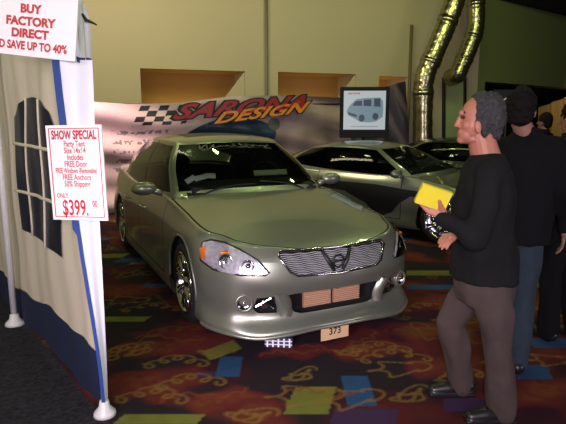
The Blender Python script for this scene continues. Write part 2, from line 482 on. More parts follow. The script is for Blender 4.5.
    # ---- mirrors
    for sd in (1, -1):
        mx, my, mz = P['mirror']; bm = bmesh.new()
        add_ell(bm, (mx, (my+.12)*sd, mz), (.065, .115, .062)); add_tube(bm, [(mx, (my-.04)*sd, mz-.05), (mx, (my+.05)*sd, mz-.02)], [.03, .028])
        o = obj('side_mirror', bm, PM, root, smooth=True)
        bm = bmesh.new(); add_ell(bm, (mx-.045, (my+.12)*sd, mz), (.028, .10, .05)); obj('mirror_glass', bm, M_black, o, smooth=True)
    return dict(tree=tree, gtree=gtree, ev=ev, gev=gev, H=H)

def proj_patch(bm, tree, pts, d, eps, cell=.03, thick=0):
    """drape a polygon (3-D points near the surface) along direction d onto the surface"""
    d = Vector(d).normalized(); u = d.orthogonal().normalized()
    u = Vector((0, 0, 1)).cross(d).normalized() if abs(d.z) < .9 else Vector((0, 1, 0)); v = d.cross(u)
    c = sum((Vector(p) for p in pts), Vector())/len(pts)
    b2 = bmesh.new(); f = b2.faces.new([b2.verts.new((u.dot(Vector(p)-c), v.dot(Vector(p)-c), 0)) for p in pts])
    xs = [q.co.x for q in b2.verts]; ys = [q.co.y for q in b2.verts]
    for ax, lo, hi in ((0, min(xs), max(xs)), (1, min(ys), max(ys))):
        k = int((hi-lo)/cell)+1
        for i in range(1, k):
            co = [0, 0, 0]; no = [0, 0, 0]; co[ax] = lo+(hi-lo)*i/k; no[ax] = 1
            bmesh.ops.bisect_plane(b2, geom=b2.verts[:]+b2.edges[:]+b2.faces[:], plane_co=co, plane_no=no)
    mp = {}
    for q in b2.verts:
        o = c + u*q.co.x + v*q.co.y - d*1.5
        h = tree.ray_cast(o, d, 3)
        p = (h[0]-d*eps) if h[0] is not None else c+u*q.co.x+v*q.co.y
        mp[q] = bm.verts.new(p)
    for f in b2.faces: bm.faces.new([mp[q] for q in f.verts])
    b2.free()
def on_surf(tree, p, d):
    d = Vector(d).normalized(); h = tree.ray_cast(Vector(p)-d*1.5, d, 3)
    return (h[0], h[1]) if h[0] is not None else (Vector(p), -d)
# ---------------------------------------------------------------- the green-silver saloon
F = [(.10, .19), (.0, .165), (-.028, .195), (.045, .275), (.022, .42), (.0, .51), (.02, .65), (.055, 0)]
F2 = [(.10, .15), (.0, .13), (-.032, .165), (.045, .27), (.022, .42), (.0, .53), (.03, .66), (.10, 0)]
C = [(.08, .17), (.01, .15), (-.022, .185), (.012, .29), (.00, .42), (.01, .57), (.05, .68), (.13, 0)]
A = [(.08, .16), (.03, .14), (.005, .19), (.0, .36), (-.004, .50), (.0, .64), (.018, .76), (.075, 0)]
D = [(.12, .16), (.04, .14), (.00, .20), (.012, .36), (.004, .50), (.0, .66), (.018, .80), (.06, 0)]
R_ = [(.10, .22), (.02, .20), (.0, .28), (-.01, .40), (.0, .55), (.03, .68), (.05, .84), (.10, 0)]
alt = dict(wheelbase=2.8, hw=.885, nose=.95, r_t=.33, r_r=.245, arch_r=.372,
  rows=dict(F=F, F2=F2, C=C, A=A, D=D, R=R_),
  stations=[(.95, 0, 0, {'F': 1}), (.945, .22, 2, {'F': 1}), (.915, .42, 10, {'F': .4, 'F2': .6}), (.85, .60, 22, {'F2': 1}), (.74, .75, 42, {'C': .8, 'F2': .2}), (.56, .845, 66, {'C': 1}),
            (.38, .878, 80, {'A': .8, 'C': .2}), (.15, .885, 90, {'A': 1}), (-.15, .885, 90, {'A': 1}), (-.52, .885, 90, {'A': .4, 'D': .6}), (-1.05, .885, 90, {'D': 1}), (-1.60, .885, 90, {'D': 1}),
            (-2.05, .885, 90, {'D': 1}), (-2.45, .885, 90, {'D': .6, 'A': .4}), (-2.8, .885, 90, {'A': .8, 'R': .2}), (-3.2, .87, 92, {'A': .3, 'R': .7}), (-3.55, .83, 105, {'R': 1}), (-3.78, .70, 135, {'R': 1}), (-3.88, .40, 170, {'R': 1}), (-3.9, 0, 180, {'R': 1})],
  sfront=6, zc=[(.95, .69), (.895, .722), (.8, .755), (.6, .80), (.3, .86), (0, .905), (-.3, .95), (-.55, .99), (-.8, 1.0), (-1.6, 1.0), (-2.8, 1.03), (-3.1, 1.05), (-3.7, 1.03), (-3.9, .98)],
  k=[(.95, .0), (.8, .01), (.5, .035), (.2, .055), (-.3, .06), (-.8, .07), (-3, .07), (-3.9, .05)],
  spine=lambda x: max(min(x-.30*max(0, min(1, (x-.2)/.6)), .9), -3.8) if x > .2 else max(x, -3.75),
  cuts=[9.1, 11.0, 12.8, 16.5], doors=[(9.1, 11.0), (11.0, 12.8)], bumper_s=6.1, hood_s=9.1, hdl=1, sill=2.5,
  cabin=(-.50, -2.95), dash_z=1.02, seat_x=-1.45, roof_z=1.46,
  holes=[[(0, .720), (.30, .726), (.42, .722), (.44, .695), (.375, .59), (.32, .56), (0, .545)], [(0, .43), (.33, .43), (.40, .42), (.33, .29), (.28, .275), (0, .275)], [(.475, .42), (.585, .41), (.605, .33), (.57, .295), (.44, .295)]],
  gh=[(-.42, 0, 1.0, -1.16, 0), (-.44, .26, .995, -1.17, .22), (-.50, .50, .985, -1.19, .40), (-.62, .70, .965, -1.24, .515), (-.74, .765, .95, -1.32, .555), (-1.15, .805, .935, -1.48, .585), (-1.60, .815, .935, -1.70, .595), (-2.1, .81, .94, -2.02, .59), (-2.62, .785, .96, -2.34, .57), (-2.98, .72, .995, -2.52, .54), (-3.08, .50, 1.04, -2.58, .38), (-3.12, 0, 1.055, -2.62, 0)],
  roof=[(-1.0, 1.36), (-1.16, 1.405), (-1.4, 1.448), (-1.8, 1.468), (-2.2, 1.455), (-2.62, 1.40), (-2.8, 1.35)], roof_w=.58, roof_k=.045, gb=.8,
  gspine=lambda x: min(max(x-.25*max(0, min(1, (x+1.9)/.5)) if x > -1.9 else x+.25*max(0, min(1, (-1.9-x)/.5)), -2.5), -1.3),
  gcuts=[3.06, 3.94, 5.94, 6.06, 8.1, 8.16, 9.1], windows=[('windshield', 0, 3.06, 1.06, 2.9), ('side_window', 3.94, 5.94, 1.06, 2.8), ('side_window', 6.06, 8.1, 1.06, 2.8), ('rear_window', 9.1, 11.1, 1.06, 2.9)],
  bpillars=[(5.94, 6.06)], mirror=(-.80, .86, 1.0), sunroof=(-1.42, -2.1))
M_alt = paint('green_silver_paint', (.30, .32, .25))
fa = math.atan2(-.897, .442)
car = thing('saloon_car', 'green-silver four-door saloon with fine chrome grille, nose towards the viewer on patterned carpet', 'car', (-.02, 4.46, 0), fa)
K = build_car(alt, car, M_alt)
T = K['tree']
def sy(pts, sd): return [(p[0], p[1]*sd, p[2]) for p in pts]
def arc(c, r, n=20): return [c+Vector((0, math.cos(a)*r, math.sin(a)*r)) for a in np.linspace(0, 2*PI, n+1)[:-1]]
for sd in (1, -1):
    hl_pts = [(.52, .83, .772), (.45, .855, .75), (.47, .865, .625), (.60, .81, .585), (.78, .68, .575), (.875, .54, .578), (.885, .515, .59), (.84, .58, .675), (.73, .68, .74), (.62, .76, .77)]
    d = (-.72, -.69*sd, -.1)
    bm = bmesh.new(); proj_patch(bm, T, sy(hl_pts, sd), d, .003)
    hl = obj('headlight', bm, M_reflector, car)
    for (hx, hy, hz, hr) in ((.68, .745, .655, .052), (.80, .63, .635, .045)):
        p, nn = on_surf(T, (hx, hy*sd, hz), d); q = Matrix.Rotation(0, 3, 'Z')
        R = (-Vector(d)).normalized().to_track_quat('Z', 'Y').to_matrix(); bm = bmesh.new()
        add_lathe(bm, [(hr, .012), (hr*.96, .016), (hr*.8, .006), (hr*.5, -.003), (.02, -.006), (.018, .012), (.001, .018)], p, R, n=24)
        obj('lamp_bowl', bm, M_chrome, hl, smooth=True)
    bm = bmesh.new(); p, nn = on_surf(T, (.655, .755*sd, .712), d); add_ell(bm, p+Vector((.008, .008*sd, 0)), (.03, .04, .012)); obj('indicator', bm, M_amber, hl, smooth=True)
    bm = bmesh.new(); proj_patch(bm, T, sy([(.49, .845, .73), (.445, .865, .705), (.475, .865, .64), (.515, .85, .64)], sd), d, .010); obj('side_marker', bm, M_amber, hl)
    bm = bmesh.new(); proj_patch(bm, T, sy(hl_pts, sd), d, .024); obj('headlight_lens', bm, M_lens, hl, smooth=True)
    bm = bmesh.new(); pr = [on_surf(T, q, d)[0] - Vector(d)*.006 for q in sy(hl_pts, sd)]; add_tube(bm, pr, .007, 6, closed=True); obj('headlight_rim', bm, M_black, hl, smooth=True)
    # round fog lamp
    p, nn = on_surf(T, (.8, .665*sd, .375), (-1, -.25*sd, 0)); R = Vector((1, .3*sd, 0)).to_track_quat('Z', 'Y').to_matrix()
    bm = bmesh.new(); add_lathe(bm, [(.066, -.03), (.064, .014), (.05, .018), (.046, .004)], p, R, 28); fg = obj('fog_light', bm, M_alt, car, smooth=True)
    bm = bmesh.new(); add_lathe(bm, [(.046, .006), (.03, -.006), (.012, -.004), (.01, .008), (.001, .01)], p, R, 24); obj('lamp_bowl', bm, M_chrome, fg, smooth=True)
    # bracket inside the side scoop
    bm = bmesh.new(); add_box(bm, (.80, .52*sd, .36), (.05, .05, .07), bev=.008); add_tube(bm, [(.84, .46*sd, .33), (.80, .57*sd, .40)], .012); add_tube(bm, [(.84, .48*sd, .40), (.80, .58*sd, .34)], .010); obj('scoop_insert', bm, M_chrome, car)
def gx(y, z):
    h = T.ray_cast(Vector((2, y, z)), Vector((-1, 0, 0))); return h[0].x if h[0] is not None else .9
# main grille: surround, fine wavy bars
gp = alt['holes'][0]; loop = [(y, z) for y, z in gp[1:]] ; loop = [(-y, z) for y, z in reversed(gp[1:-1])][0:0] + [(y, z) for y, z in gp] 
ring = [(y, z) for y, z in gp[1:-1]]; ring = [(0, gp[0][1])]+ring+[(0, gp[-1][1])]+[(-y, z) for y, z in reversed(gp[1:-1])]
bm = bmesh.new(); add_tube(bm, [(gx(y, z)+.002, y, z) for y, z in ring], .010, 6, closed=True)
gr = obj('grille', bm, M_chrome, car, smooth=True)
bm = bmesh.new()
for i in range(13):
    z0 = .556+.012*i
    pts = []
    for y in np.linspace(-.42, .42, 90):
        z = z0 + .0025*math.sin(y*60+i*.5)
        if abs(y) > .36-(.70-z)*.3 and 0: continue
        if in_poly((abs(y), z), gp): pts.append((gx(y, z)-.018, y, z))
    if len(pts) > 2: add_tube(bm, pts, .0036, 5)
obj('grille_bars', bm, mat('grille_silver', (.62, .63, .64), .35, .5), gr, smooth=True)
bm = bmesh.new()
for sg_ in (-1, 1): add_tube(bm, [(gx(0, .70)-.012, .115*sg_, .705), (gx(0, .63)-.008, .075*sg_, .63), (gx(0, .56)-.012, .035*sg_, .562)], [.012, .016, .012], 6)
p = Vector((gx(0, .63)-.005, 0, .63)); add_tube(bm, arc(p, .044, 20), .007, 6, closed=True); add_box(bm, p, (.01, .13, .016))
obj('grille_badge', bm, M_black, gr, smooth=True)
# lower intake bars (copper-tan intercooler fins)
bm = bmesh.new(); x0 = gx(0, .35)
for y0, y1 in ((-.235, -.012), (.012, .235)):
    add_box(bm, (x0-.07, (y0+y1)/2, .352), (.02, y1-y0, .115))
o = obj('intake_core', bm, mat('copper_tan_core', (.50, .27, .14), .45, .3), car)
bm = bmesh.new()
for i in range(8): add_tube(bm, [(x0-.054, -.235, .302+.0145*i), (x0-.054, -.013, .302+.0145*i)], .0032, 4); add_tube(bm, [(x0-.054, .013, .302+.0145*i), (x0-.054, .235, .302+.0145*i)], .0032, 4)
obj('intake_fins', bm, mat('pale_fin_metal', (.75, .55, .40), .35, .5), o)
# curved pillars between the openings
for sd in (1, -1):
    bm = bmesh.new(); n = 9; prev = None
    for k in range(n):
        t = k/(n-1); z = .445-.175*t; yc = (.440-.055*t - .02*math.sin(PI*t)); w = .052-.006*t
        x = gx(yc*sd, max(z, .24))+.028
        row = [bm.verts.new((x-.03, (yc-w)*sd, z)), bm.verts.new((x+.004, (yc-w*.5)*sd, z)), bm.verts.new((x, (yc+w*.6)*sd, z)), bm.verts.new((x-.035, (yc+w)*sd, z))]
        if prev:
            for a in range(3): bm.faces.new((prev[a], prev[a+1], row[a+1], row[a]))
        prev = row
    obj('bumper_pillar', bm, M_alt, car, smooth=True)
# front lip
bm = bmesh.new(); pts = []
for s in np.linspace(0, 5.6, 30):
    p = K['ev'](s, 1.6); pts.append((p[0]+.004, p[1], p[2]))
full = [(x, -y, z) for x, y, z in reversed(pts[1:])] + pts
add_tube(bm, full, .014, 8); obj('front_lip', bm, M_alt, car, smooth=True)
# small number card hung under the bumper
bm = bmesh.new(); add_box(bm, (.93, -.02, .115), (.006, .23, .125))
pl = obj('number_card', bm, mat('tan_card', (.62, .42, .22), .6), car); pl['label'] = 'tan number card under the bumper'
bm = text_bm('373', .07, .02); Mx = Matrix(((0, 0, 1, .9345), (1, 0, 0, -.02), (0, 1, 0, .112), (0, 0, 0, 1))); bmesh.ops.transform(bm, matrix=Mx, verts=bm.verts); obj('number_lettering', bm, M_black, pl)
# windscreen: pale script at the top edge, wipers
GT = K['gtree']
bm = bmesh.new(); sq = []
for k in range(220):
    t = k/219; sq.append((-.40+.78*t+.022*math.sin(t*70), .026*math.sin(t*64+.8)*(1+.8*math.sin(t*13))+(.05*(1-t*9) if t < .11 else 0), 0))
add_tube(bm, sq, .0065, 4); add_tube(bm, [(-.36, -.045, 0), (.1, -.035, 0), (.40, -.03, 0)], .006, 4)
Mx = frame((-1.02, 0, 1.40), (0, 1, 0), (-.75, 0, .42)); bmesh.ops.transform(bm, matrix=Mx, verts=bm.verts)
for v in bm.verts:
    h = GT.ray_cast(v.co+Vector((.6, 0, .9)), Vector((-.6, 0, -.9)).normalized())
    if h[0] is not None: v.co = h[0]+Vector((.003, 0, .004))
obj('windshield_script', bm, mat('grey_vinyl_script', (.16, .16, .16), .5), car)
for (a, b) in ((.55, .02), (-.02, -.58)):
    bm = bmesh.new(); pts = []
    for t in np.linspace(0, 1, 8):
        p = K['gev'](0, 1); q = Vector((-.455-.03*t, a+(b-a)*t, 1.0)); h = GT.ray_cast(Vector((q.x, q.y, 1.6)), Vector((0, 0, -1)))
        pts.append((h[0]+Vector((.003, 0, .006))) if h[0] is not None else q)
    add_tube(bm, pts, .007, 6); obj('wiper', bm, M_black, car, smooth=True)
bm = bmesh.new(); add_box(bm, (-1.08, 0, 1.33), (.02, .22, .06), bev=.01); obj('rear_view_mirror', bm, M_black, car)
# things lying on the dashboard
def at_car(p): return car_matrix @ Vector(p)
car_matrix = Matrix.Translation((-.02, 4.46, 0)) @ Matrix.Rotation(fa, 4, 'Z')
def car_obj(name, bm, m, label, cat, group=None):
    bmesh.ops.transform(bm, matrix=car_matrix, verts=bm.verts)
    c = sum((v.co for v in bm.verts), Vector())/len(bm.verts); z = min(v.co.z for v in bm.verts)
    o = obj(name, bm, m, off=(c.x, c.y, z)); o.location = (c.x, c.y, z); return tag(o, label, cat, group)
bm = bmesh.new(); add_box(bm, (-.72, .24, 1.10), (.012, .36, .06), Matrix.Rotation(-.5, 3, 'Y'), .005)
car_obj('paper', bm, mat('bright_paper', (.9, .9, .86), .7), 'folded white paper on the dashboard behind the windscreen, towards the middle', 'paper')
bm = bmesh.new()
for k, (yy, rr, w_) in enumerate(((-.60, .5, .10), (-.50, .2, .12), (-.40, -.1, .10))): add_box(bm, (-.76-.01*k, yy+.04, 1.065+.012*k), (.012, w_, .05), Matrix.Rotation(-.5, 3, 'Y') @ Matrix.Rotation(rr, 3, 'X'))
car_obj('leaflets', bm, M_paper, 'crumpled white leaflets on the dashboard in the corner of the windscreen nearest the tent', 'leaflet')
# ---------------------------------------------------------------- the silver coupe behind it, and a black one further back
F = [(.12, .20), (.03, .17), (.0, .21), (.01, .30), (.0, .40), (.01, .48), (.05, .56), (.14, 0)]
C = [(.10, .18), (.02, .15), (-.01, .20), (.0, .30), (.0, .40), (.01, .50), (.06, .58), (.15, 0)]
A = [(.08, .17), (.03, .15), (.0, .20), (.0, .35), (-.006, .48), (.0, .60), (.02, .71), (.08, 0)]
D = [(.12, .17), (.04, .15), (.0, .21), (.018, .36), (.006, .48), (.0, .62), (.02, .76), (.07, 0)]
R_ = [(.10, .24), (.02, .22), (.0, .28), (-.01, .40), (.0, .54), (.03, .66), (.06, .80), (.12, 0)]
cpe = dict(wheelbase=2.56, hw=.875, nose=.93, r_t=.325, r_r=.245, arch_r=.36, rows=dict(F=F, C=C, A=A, D=D, R=R_),
  stations=[(.93, 0, 0, {'F': 1}), (.92, .25, 4, {'F': 1}), (.88, .45, 12, {'F': 1}), (.79, .62, 28, {'F': .6, 'C': .4}), (.65, .75, 48, {'C': 1}), (.50, .83, 68, {'C': 1}),
            (.36, .866, 80, {'A': .8, 'C': .2}), (.15, .875, 90, {'A': 1}), (-.15, .875, 90, {'A': 1}), (-.5, .873, 90, {'A': .4, 'D': .6}), (-1.0, .87, 90, {'D': 1}), (-1.5, .87, 90, {'D': 1}),
            (-1.9, .875, 90, {'D': 1}), (-2.25, .88, 90, {'D': .5, 'A': .5}), (-2.56, .885, 90, {'A': .8, 'R': .2}), (-2.95, .87, 93, {'A': .3, 'R': .7}), (-3.25, .80, 112, {'R': 1}), (-3.42, .62, 145, {'R': 1}), (-3.5, .35, 170, {'R': 1}), (-3.52, 0, 180, {'R': 1})],
  sfront=6, zc=[(.93, .55), (.8, .60), (.6, .66), (.3, .735), (0, .80), (-.3, .86), (-.5, .90), (-1.4, .92), (-2.5, .95), (-3.1, .95), (-3.52, .86)],
  k=[(.93, .0), (.8, .01), (.5, .02), (.2, .02), (0, .025), (-.4, .04), (-1, .07), (-3.5, .05)],
  spine=lambda x: x-.30*max(0, min(1, (x-.2)/.6)) if x > .2 else max(x, -3.4),
  cuts=[9.2, 12.2, 16.5], doors=[(9.2, 12.2)], bumper_s=6.1, hood_s=9.1, hdl=1, sill=2.5,
  cabin=(-.42, -2.9), dash_z=.89, seat_x=-1.5, roof_z=1.29,
  holes=[[(0, .40), (.34, .40), (.42, .34), (.38, .26), (0, .25)]],
  gh=[(-.30, 0, .905, -1.06, 0), (-.32, .26, .90, -1.07, .2), (-.38, .50, .89, -1.09, .36), (-.50, .70, .865, -1.14, .47), (-.62, .76, .85, -1.22, .52), (-1.05, .79, .85, -1.42, .545), (-1.60, .795, .87, -1.72, .55), (-2.05, .78, .895, -1.98, .53), (-2.42, .745, .925, -2.18, .50), (-2.80, .66, .945, -2.34, .46), (-3.0, .45, .95, -2.42, .32), (-3.05, 0, .95, -2.45, 0)],
  roof=[(-.9, 1.20), (-1.06, 1.235), (-1.3, 1.28), (-1.6, 1.30), (-2.0, 1.285), (-2.45, 1.20), (-2.8, 1.1)], roof_w=.53, roof_k=.05, gb=.79,
  gspine=lambda x: min(max(x-.25*max(0, min(1, (x+1.7)/.5)) if x > -1.7 else x+.25*max(0, min(1, (-1.7-x)/.5)), -2.3), -1.2),
  gcuts=[3.06, 3.92, 6.0, 6.08, 8.6, 9.1], windows=[('windshield', 0, 3.06, 1.06, 2.9), ('side_window', 3.92, 8.6, 1.06, 2.84), ('rear_window', 9.1, 11.1, 1.06, 2.9)],
  bpillars=[], mirror=(-.62, .82, .90))
M_cpe = paint('silver_paint', (.24, .26, .21))
fb = math.atan2(-.63, .78)
def coupe(label, loc, rz, pm, detail=True):
    c = thing('coupe_car', label, 'car', loc, rz)
    K = build_car(cpe, c, pm); T = K['tree']
    for sd in (1, -1):
        pts = [(.60, .76, .64), (.40, .84, .70), (.34, .83, .73), (.50, .70, .70), (.72, .52, .62), (.86, .38, .56), (.84, .52, .535), (.74, .66, .56)]
        pts = sy(pts, sd); d = (-.6, -.45*sd, -.66)
        bm = bmesh.new(); proj_patch(bm, T, pts, d, .004); hl = obj('headlight', bm, M_reflector, c)
        for q in ((.74, .58, .60), (.58, .70, .65)):
            p, _ = on_surf(T, (q[0], q[1]*sd, q[2]), d); bm = bmesh.new()
            add_lathe(bm, [(.055, .012), (.05, .016), (.03, .0), (.012, .004), (.001, .012)], p, (-Vector(d)).to_track_quat('Z', 'Y').to_matrix(), 20); obj('lamp_bowl', bm, M_chrome, hl, smooth=True)
        bm = bmesh.new(); proj_patch(bm, T, pts, d, .024); obj('headlight_lens', bm, M_lens, hl, smooth=True)
        if detail:
            # black swoosh graphic along the flank
            up = [(-2.3, .70), (-1.6, .735), (-1.0, .73), (-.5, .69), (-.1, .67), (.15, .655)]
            lo = [(.15, .635), (-.1, .615), (-.45, .60), (-.60, .50), (-.72, .36), (-.85, .30), (-1.0, .33), (-1.15, .46), (-1.5, .60), (-2.3, .67)]
            bm = bmesh.new(); proj_patch(bm, T, [(x, .87*sd, z) for x, z in up+lo], (0, -sd, 0), .003, .05); obj('side_stripe', bm, mat('black_vinyl', (.01, .01, .012), .3, coat=.4), c)
    bm = bmesh.new()
    for z in (.29, .32, .35): add_tube(bm, [(.86, -.38, z), (.90, 0, z), (.86, .38, z)], .005, 4)
    obj('grille', bm, M_black, c)
    for (a, b) in ((.5, .0), (-.0, -.5)):
        bm = bmesh.new(); pts = []
        for t in np.linspace(0, 1, 6):
            h = K['gtree'].ray_cast(Vector((-.42-.06*t, a+(b-a)*t, 1.6)), Vector((0, 0, -1)))
            if h[0] is not None: pts.append(h[0]+Vector((.004, 0, .012)))
        if len(pts) > 1: add_tube(bm, pts, .007, 6); obj('wiper', bm, M_black, c, smooth=True)
    return c
coupe('silver coupe with a black swoosh down its flank, parked behind the saloon', (2.60, 7.43, 0), fb, M_cpe)
coupe('black coupe in the dark beyond the silver coupe, behind the grey-haired man', (5.0, 9.9, 0), math.atan2(-.3, .95), mat('black_paint', (.012, .012, .014), .25, coat=.8), False)
# ---------------------------------------------------------------- setting: carpet, walls, ceiling
def grid_mesh(name, nx, ny, P, colors, m, parent=None, off=None):
    """P (ny,nx,3), colors (ny,nx,3) linear"""
    me = bpy.data.meshes.new(name); v = P.reshape(-1, 3).astype('f')
    if off is not None: v = v-np.array(off, 'f')
    me.vertices.add(len(v)); me.vertices.foreach_set('co', v.ravel())
    i = np.arange((ny-1)*(nx-1)); r, c = i//(nx-1), i % (nx-1); a = r*nx+c
    q = np.stack([a, a+1, a+nx+1, a+nx], 1).astype('i')
    me.loops.add(q.size); me.loops.foreach_set('vertex_index', q.ravel())
    me.polygons.add(len(q)); me.polygons.foreach_set('loop_start', np.arange(0, q.size, 4, dtype='i'))
    me.update(calc_edges=True); me.validate()
    if colors is not None:
        ca = me.color_attributes.new('pattern', 'FLOAT_COLOR', 'POINT')
        cc = np.ones((len(v), 4), 'f'); cc[:, :3] = colors.reshape(-1, 3); ca.data.foreach_set('color', cc.ravel())
    o = bpy.data.objects.new(name, me); COL.objects.link(o); me.materials.append(m); o.parent = parent
    me.polygons.foreach_set('use_smooth', [True]*len(me.polygons))
    return o
def pattern_mat(name, rough=.9, var=.25, vs=300, bump=.0, spec=.2):
    m = bpy.data.materials.new(name); m.use_nodes = True; nt = m.node_tree; b = nt.nodes['Principled BSDF']
    a = nt.nodes.new('ShaderNodeVertexColor'); a.layer_name = 'pattern'
    tc = nt.nodes.new('ShaderNodeTexCoord'); n = nt.nodes.new('ShaderNodeTexNoise'); n.inputs['Scale'].default_value = vs; n.inputs['Detail'].default_value = 2
    nt.links.new(tc.outputs['Object'], n.inputs['Vector'])
    r = nt.nodes.new('ShaderNodeMapRange'); r.inputs[1].default_value = .3; r.inputs[2].default_value = .7; r.inputs[3].default_value = 1-var; r.inputs[4].default_value = 1+var; nt.links.new(n.outputs['Fac'], r.inputs[0])
    x = nt.nodes.new('ShaderNodeVectorMath'); x.operation = 'SCALE'; nt.links.new(a.outputs['Color'], x.inputs[0]); nt.links.new(r.outputs[0], x.inputs['Scale'])
    nt.links.new(x.outputs[0], b.inputs['Base Color']); b.inputs['Roughness'].default_value = rough; b.inputs['Specular IOR Level'].default_value = spec
    return m
# patterned show carpet: pattern worked out on a 1.4 cm grid
X0, X1, Y0, Y1, dx = -3.4, 4.6, 1.7, 9.5, .014
nx, ny = int((X1-X0)/dx), int((Y1-Y0)/dx)
gxs = np.linspace(X0, X1, nx); gys = np.linspace(Y0, Y1, ny); GX, GY = np.meshgrid(gxs, gys)
def vnoise(x, y, seed):
    r = np.random.RandomState(seed).rand(64, 64)
    xi, yi = np.floor(x).astype(int), np.floor(y).astype(int); fx, fy = x-xi, y-yi; fx = fx*fx*(3-2*fx); fy = fy*fy*(3-2*fy)
    g = lambda a, b: r[a % 64, b % 64]
    return (g(xi, yi)*(1-fx)+g(xi+1, yi)*fx)*(1-fy)+(g(xi, yi+1)*(1-fx)+g(xi+1, yi+1)*fx)*fy
n1 = vnoise(GX*2.2, GY*2.2, 1); n2 = vnoise(GX*7, GY*7, 2); n3 = vnoise(GX*30, GY*30, 3)
c_dark = np.array([.016, .010, .014]); c_mar = np.array([.034, .007, .012]); c_red = np.array([.095, .013, .012]); c_ora = np.array([.14, .034, .010])
c_olv = np.array([.14, .15, .022]); c_blu = np.array([.018, .065, .15]); c_pur = np.array([.04, .02, .06]); c_gld = np.array([.22, .13, .026])
img = np.empty(GX.shape+(3,)); img[:] = c_dark
def blend(mask, c): 
    m = np.clip(mask, 0, 1)[..., None]; img[:] = img*(1-m)+c*m
blend((n1-.42)*8, c_mar); blend((n1*.7+n2*.3-.58)*9, c_red*.8)
rr = random.Random(3)
blot = [(170, 345, .55, .26), (230, 320, .5, .22), (150, 385, .5, .25), (300, 350, .4, .14), (370, 345, .4, .2), (440, 300, .5, .2), (430, 330, .6, .25), (220, 400, .35, .14), (260, 415, .3, .16), (130, 290, .5, .25), (540, 390, .4, .2), (130, 235, .5, .3), (545, 300, .5, .2), (480, 260, .6, .25)]
blobs = [(G(px, py).x, G(px, py).y, w, h, .3) for px, py, w, h in blot]
for k in range(46): blobs.append((rr.uniform(X0, X1), rr.uniform(3.2, Y1), rr.uniform(.25, .6), rr.uniform(.12, .3), rr.uniform(0, 3)))
for bx, by, bw, bh, ang in blobs:
    c, s = math.cos(ang), math.sin(ang); u = ((GX-bx)*c+(GY-by)*s)/bw; v = (-(GX-bx)*s+(GY-by)*c)/bh
    m = (1-np.sqrt(u*u+v*v)+(n2-.5)*.9)*4; blend(m*.8, c_red); blend((m-1.2)*.35*(n3*1.6), c_ora)
def rect(cx, cy, w, h, ang, c, skew=.3):
    co, s = math.cos(ang), math.sin(ang); u = (GX-cx)*co+(GY-cy)*s; v = -(GX-cx)*s+(GY-cy)*co; u = u-skew*v
    m = (np.abs(u) < w/2) & (np.abs(v) < h/2); blend(m*(.82+.25*n3), c)
rects = [(311, 400, .25, .30, .05, c_olv), (359, 390, .17, .36, .0, c_blu, .0), (365, 416, .36, .16, 0, c_pur), (222, 350, .28, .16, .75, c_olv), (229, 366, .15, .30, .0, c_blu, .0), (122, 319, .42, .11, .0, c_olv), (160, 419, .45, .10, 0, c_olv), (432, 273, .55, .18, 0, c_olv), (430, 287, .45, .14, 0, c_blu), (556, 330, .36, .15, 0, c_olv), (556, 343, .36, .16, 0, c_blu), (550, 285, .45, .14, 0, c_olv), (155, 286, .25, .12, 0, c_blu), (533, 372, .22, .20, 0, c_blu), (150, 262, .4, .2, 0, c_olv), (205, 375, .12, .08, 0, c_pur), (470, 405, .3, .15, 0, c_pur)]
for q_ in rects: g = G(*q_[:2]); rect(g.x, g.y, *q_[2:])
for i in range(-4, 5):
    for j in range(3):
        x, y = i*1.05+.3*j, 6.2+j*1.15
        if abs(x-1.6) < .9 and y < 7: continue
        rect(x, y, .42, .2, .1, c_olv*.9); rect(x+.32, y-.2, .3, .2, 0, c_blu*.9)
def stamp(pts, r, c, a=.85):
    k = int(r/dx)+1
    acc = np.zeros(GX.shape, 'f')
    for x, y in pts:
        i, j = int((x-X0)/dx), int((y-Y0)/dx)
        i0, i1, j0, j1 = max(i-k, 0), min(i+k+2, nx), max(j-k, 0), min(j+k+2, ny)
        if i0 >= i1 or j0 >= j1: continue
        d = np.hypot(GX[j0:j1, i0:i1]-x, GY[j0:j1, i0:i1]-y); acc[j0:j1, i0:i1] = np.maximum(acc[j0:j1, i0:i1], np.clip((r-d)/dx+.5, 0, 1))
    blend(acc*a, c)
def curl(cx, cy, L, ang, kind):
    t = np.linspace(0, 1, 110); ca, sa = math.cos(ang), math.sin(ang)
    if kind == 0: x = L*(t-.5)+.05*np.sin(t*30); y = .07*L*4*np.sin(t*PI)**2+.04*np.cos(t*30)          # looping scroll
    elif kind == 1: a = t*2.1*2*PI; r = L*.30*(1-.7*t); x = r*np.cos(a)*1.5+.02*np.sin(a*3); y = r*np.sin(a)*.6+.03*np.sin(a*2.3)              # spiral
    elif kind == 2: x = L*(t-.5); y = .10*L*np.sin(t*2*PI)+.02*np.sin(t*25)                               # lazy S
    else: a = t*2*PI; x = L*.42*np.cos(a)+.04*np.cos(5*a); y = L*.2*np.sin(a)+.03*np.sin(4*a)
    return [(cx+x_*ca-y_*sa, cy+x_*sa+y_*ca) for x_, y_ in zip(x, y)]
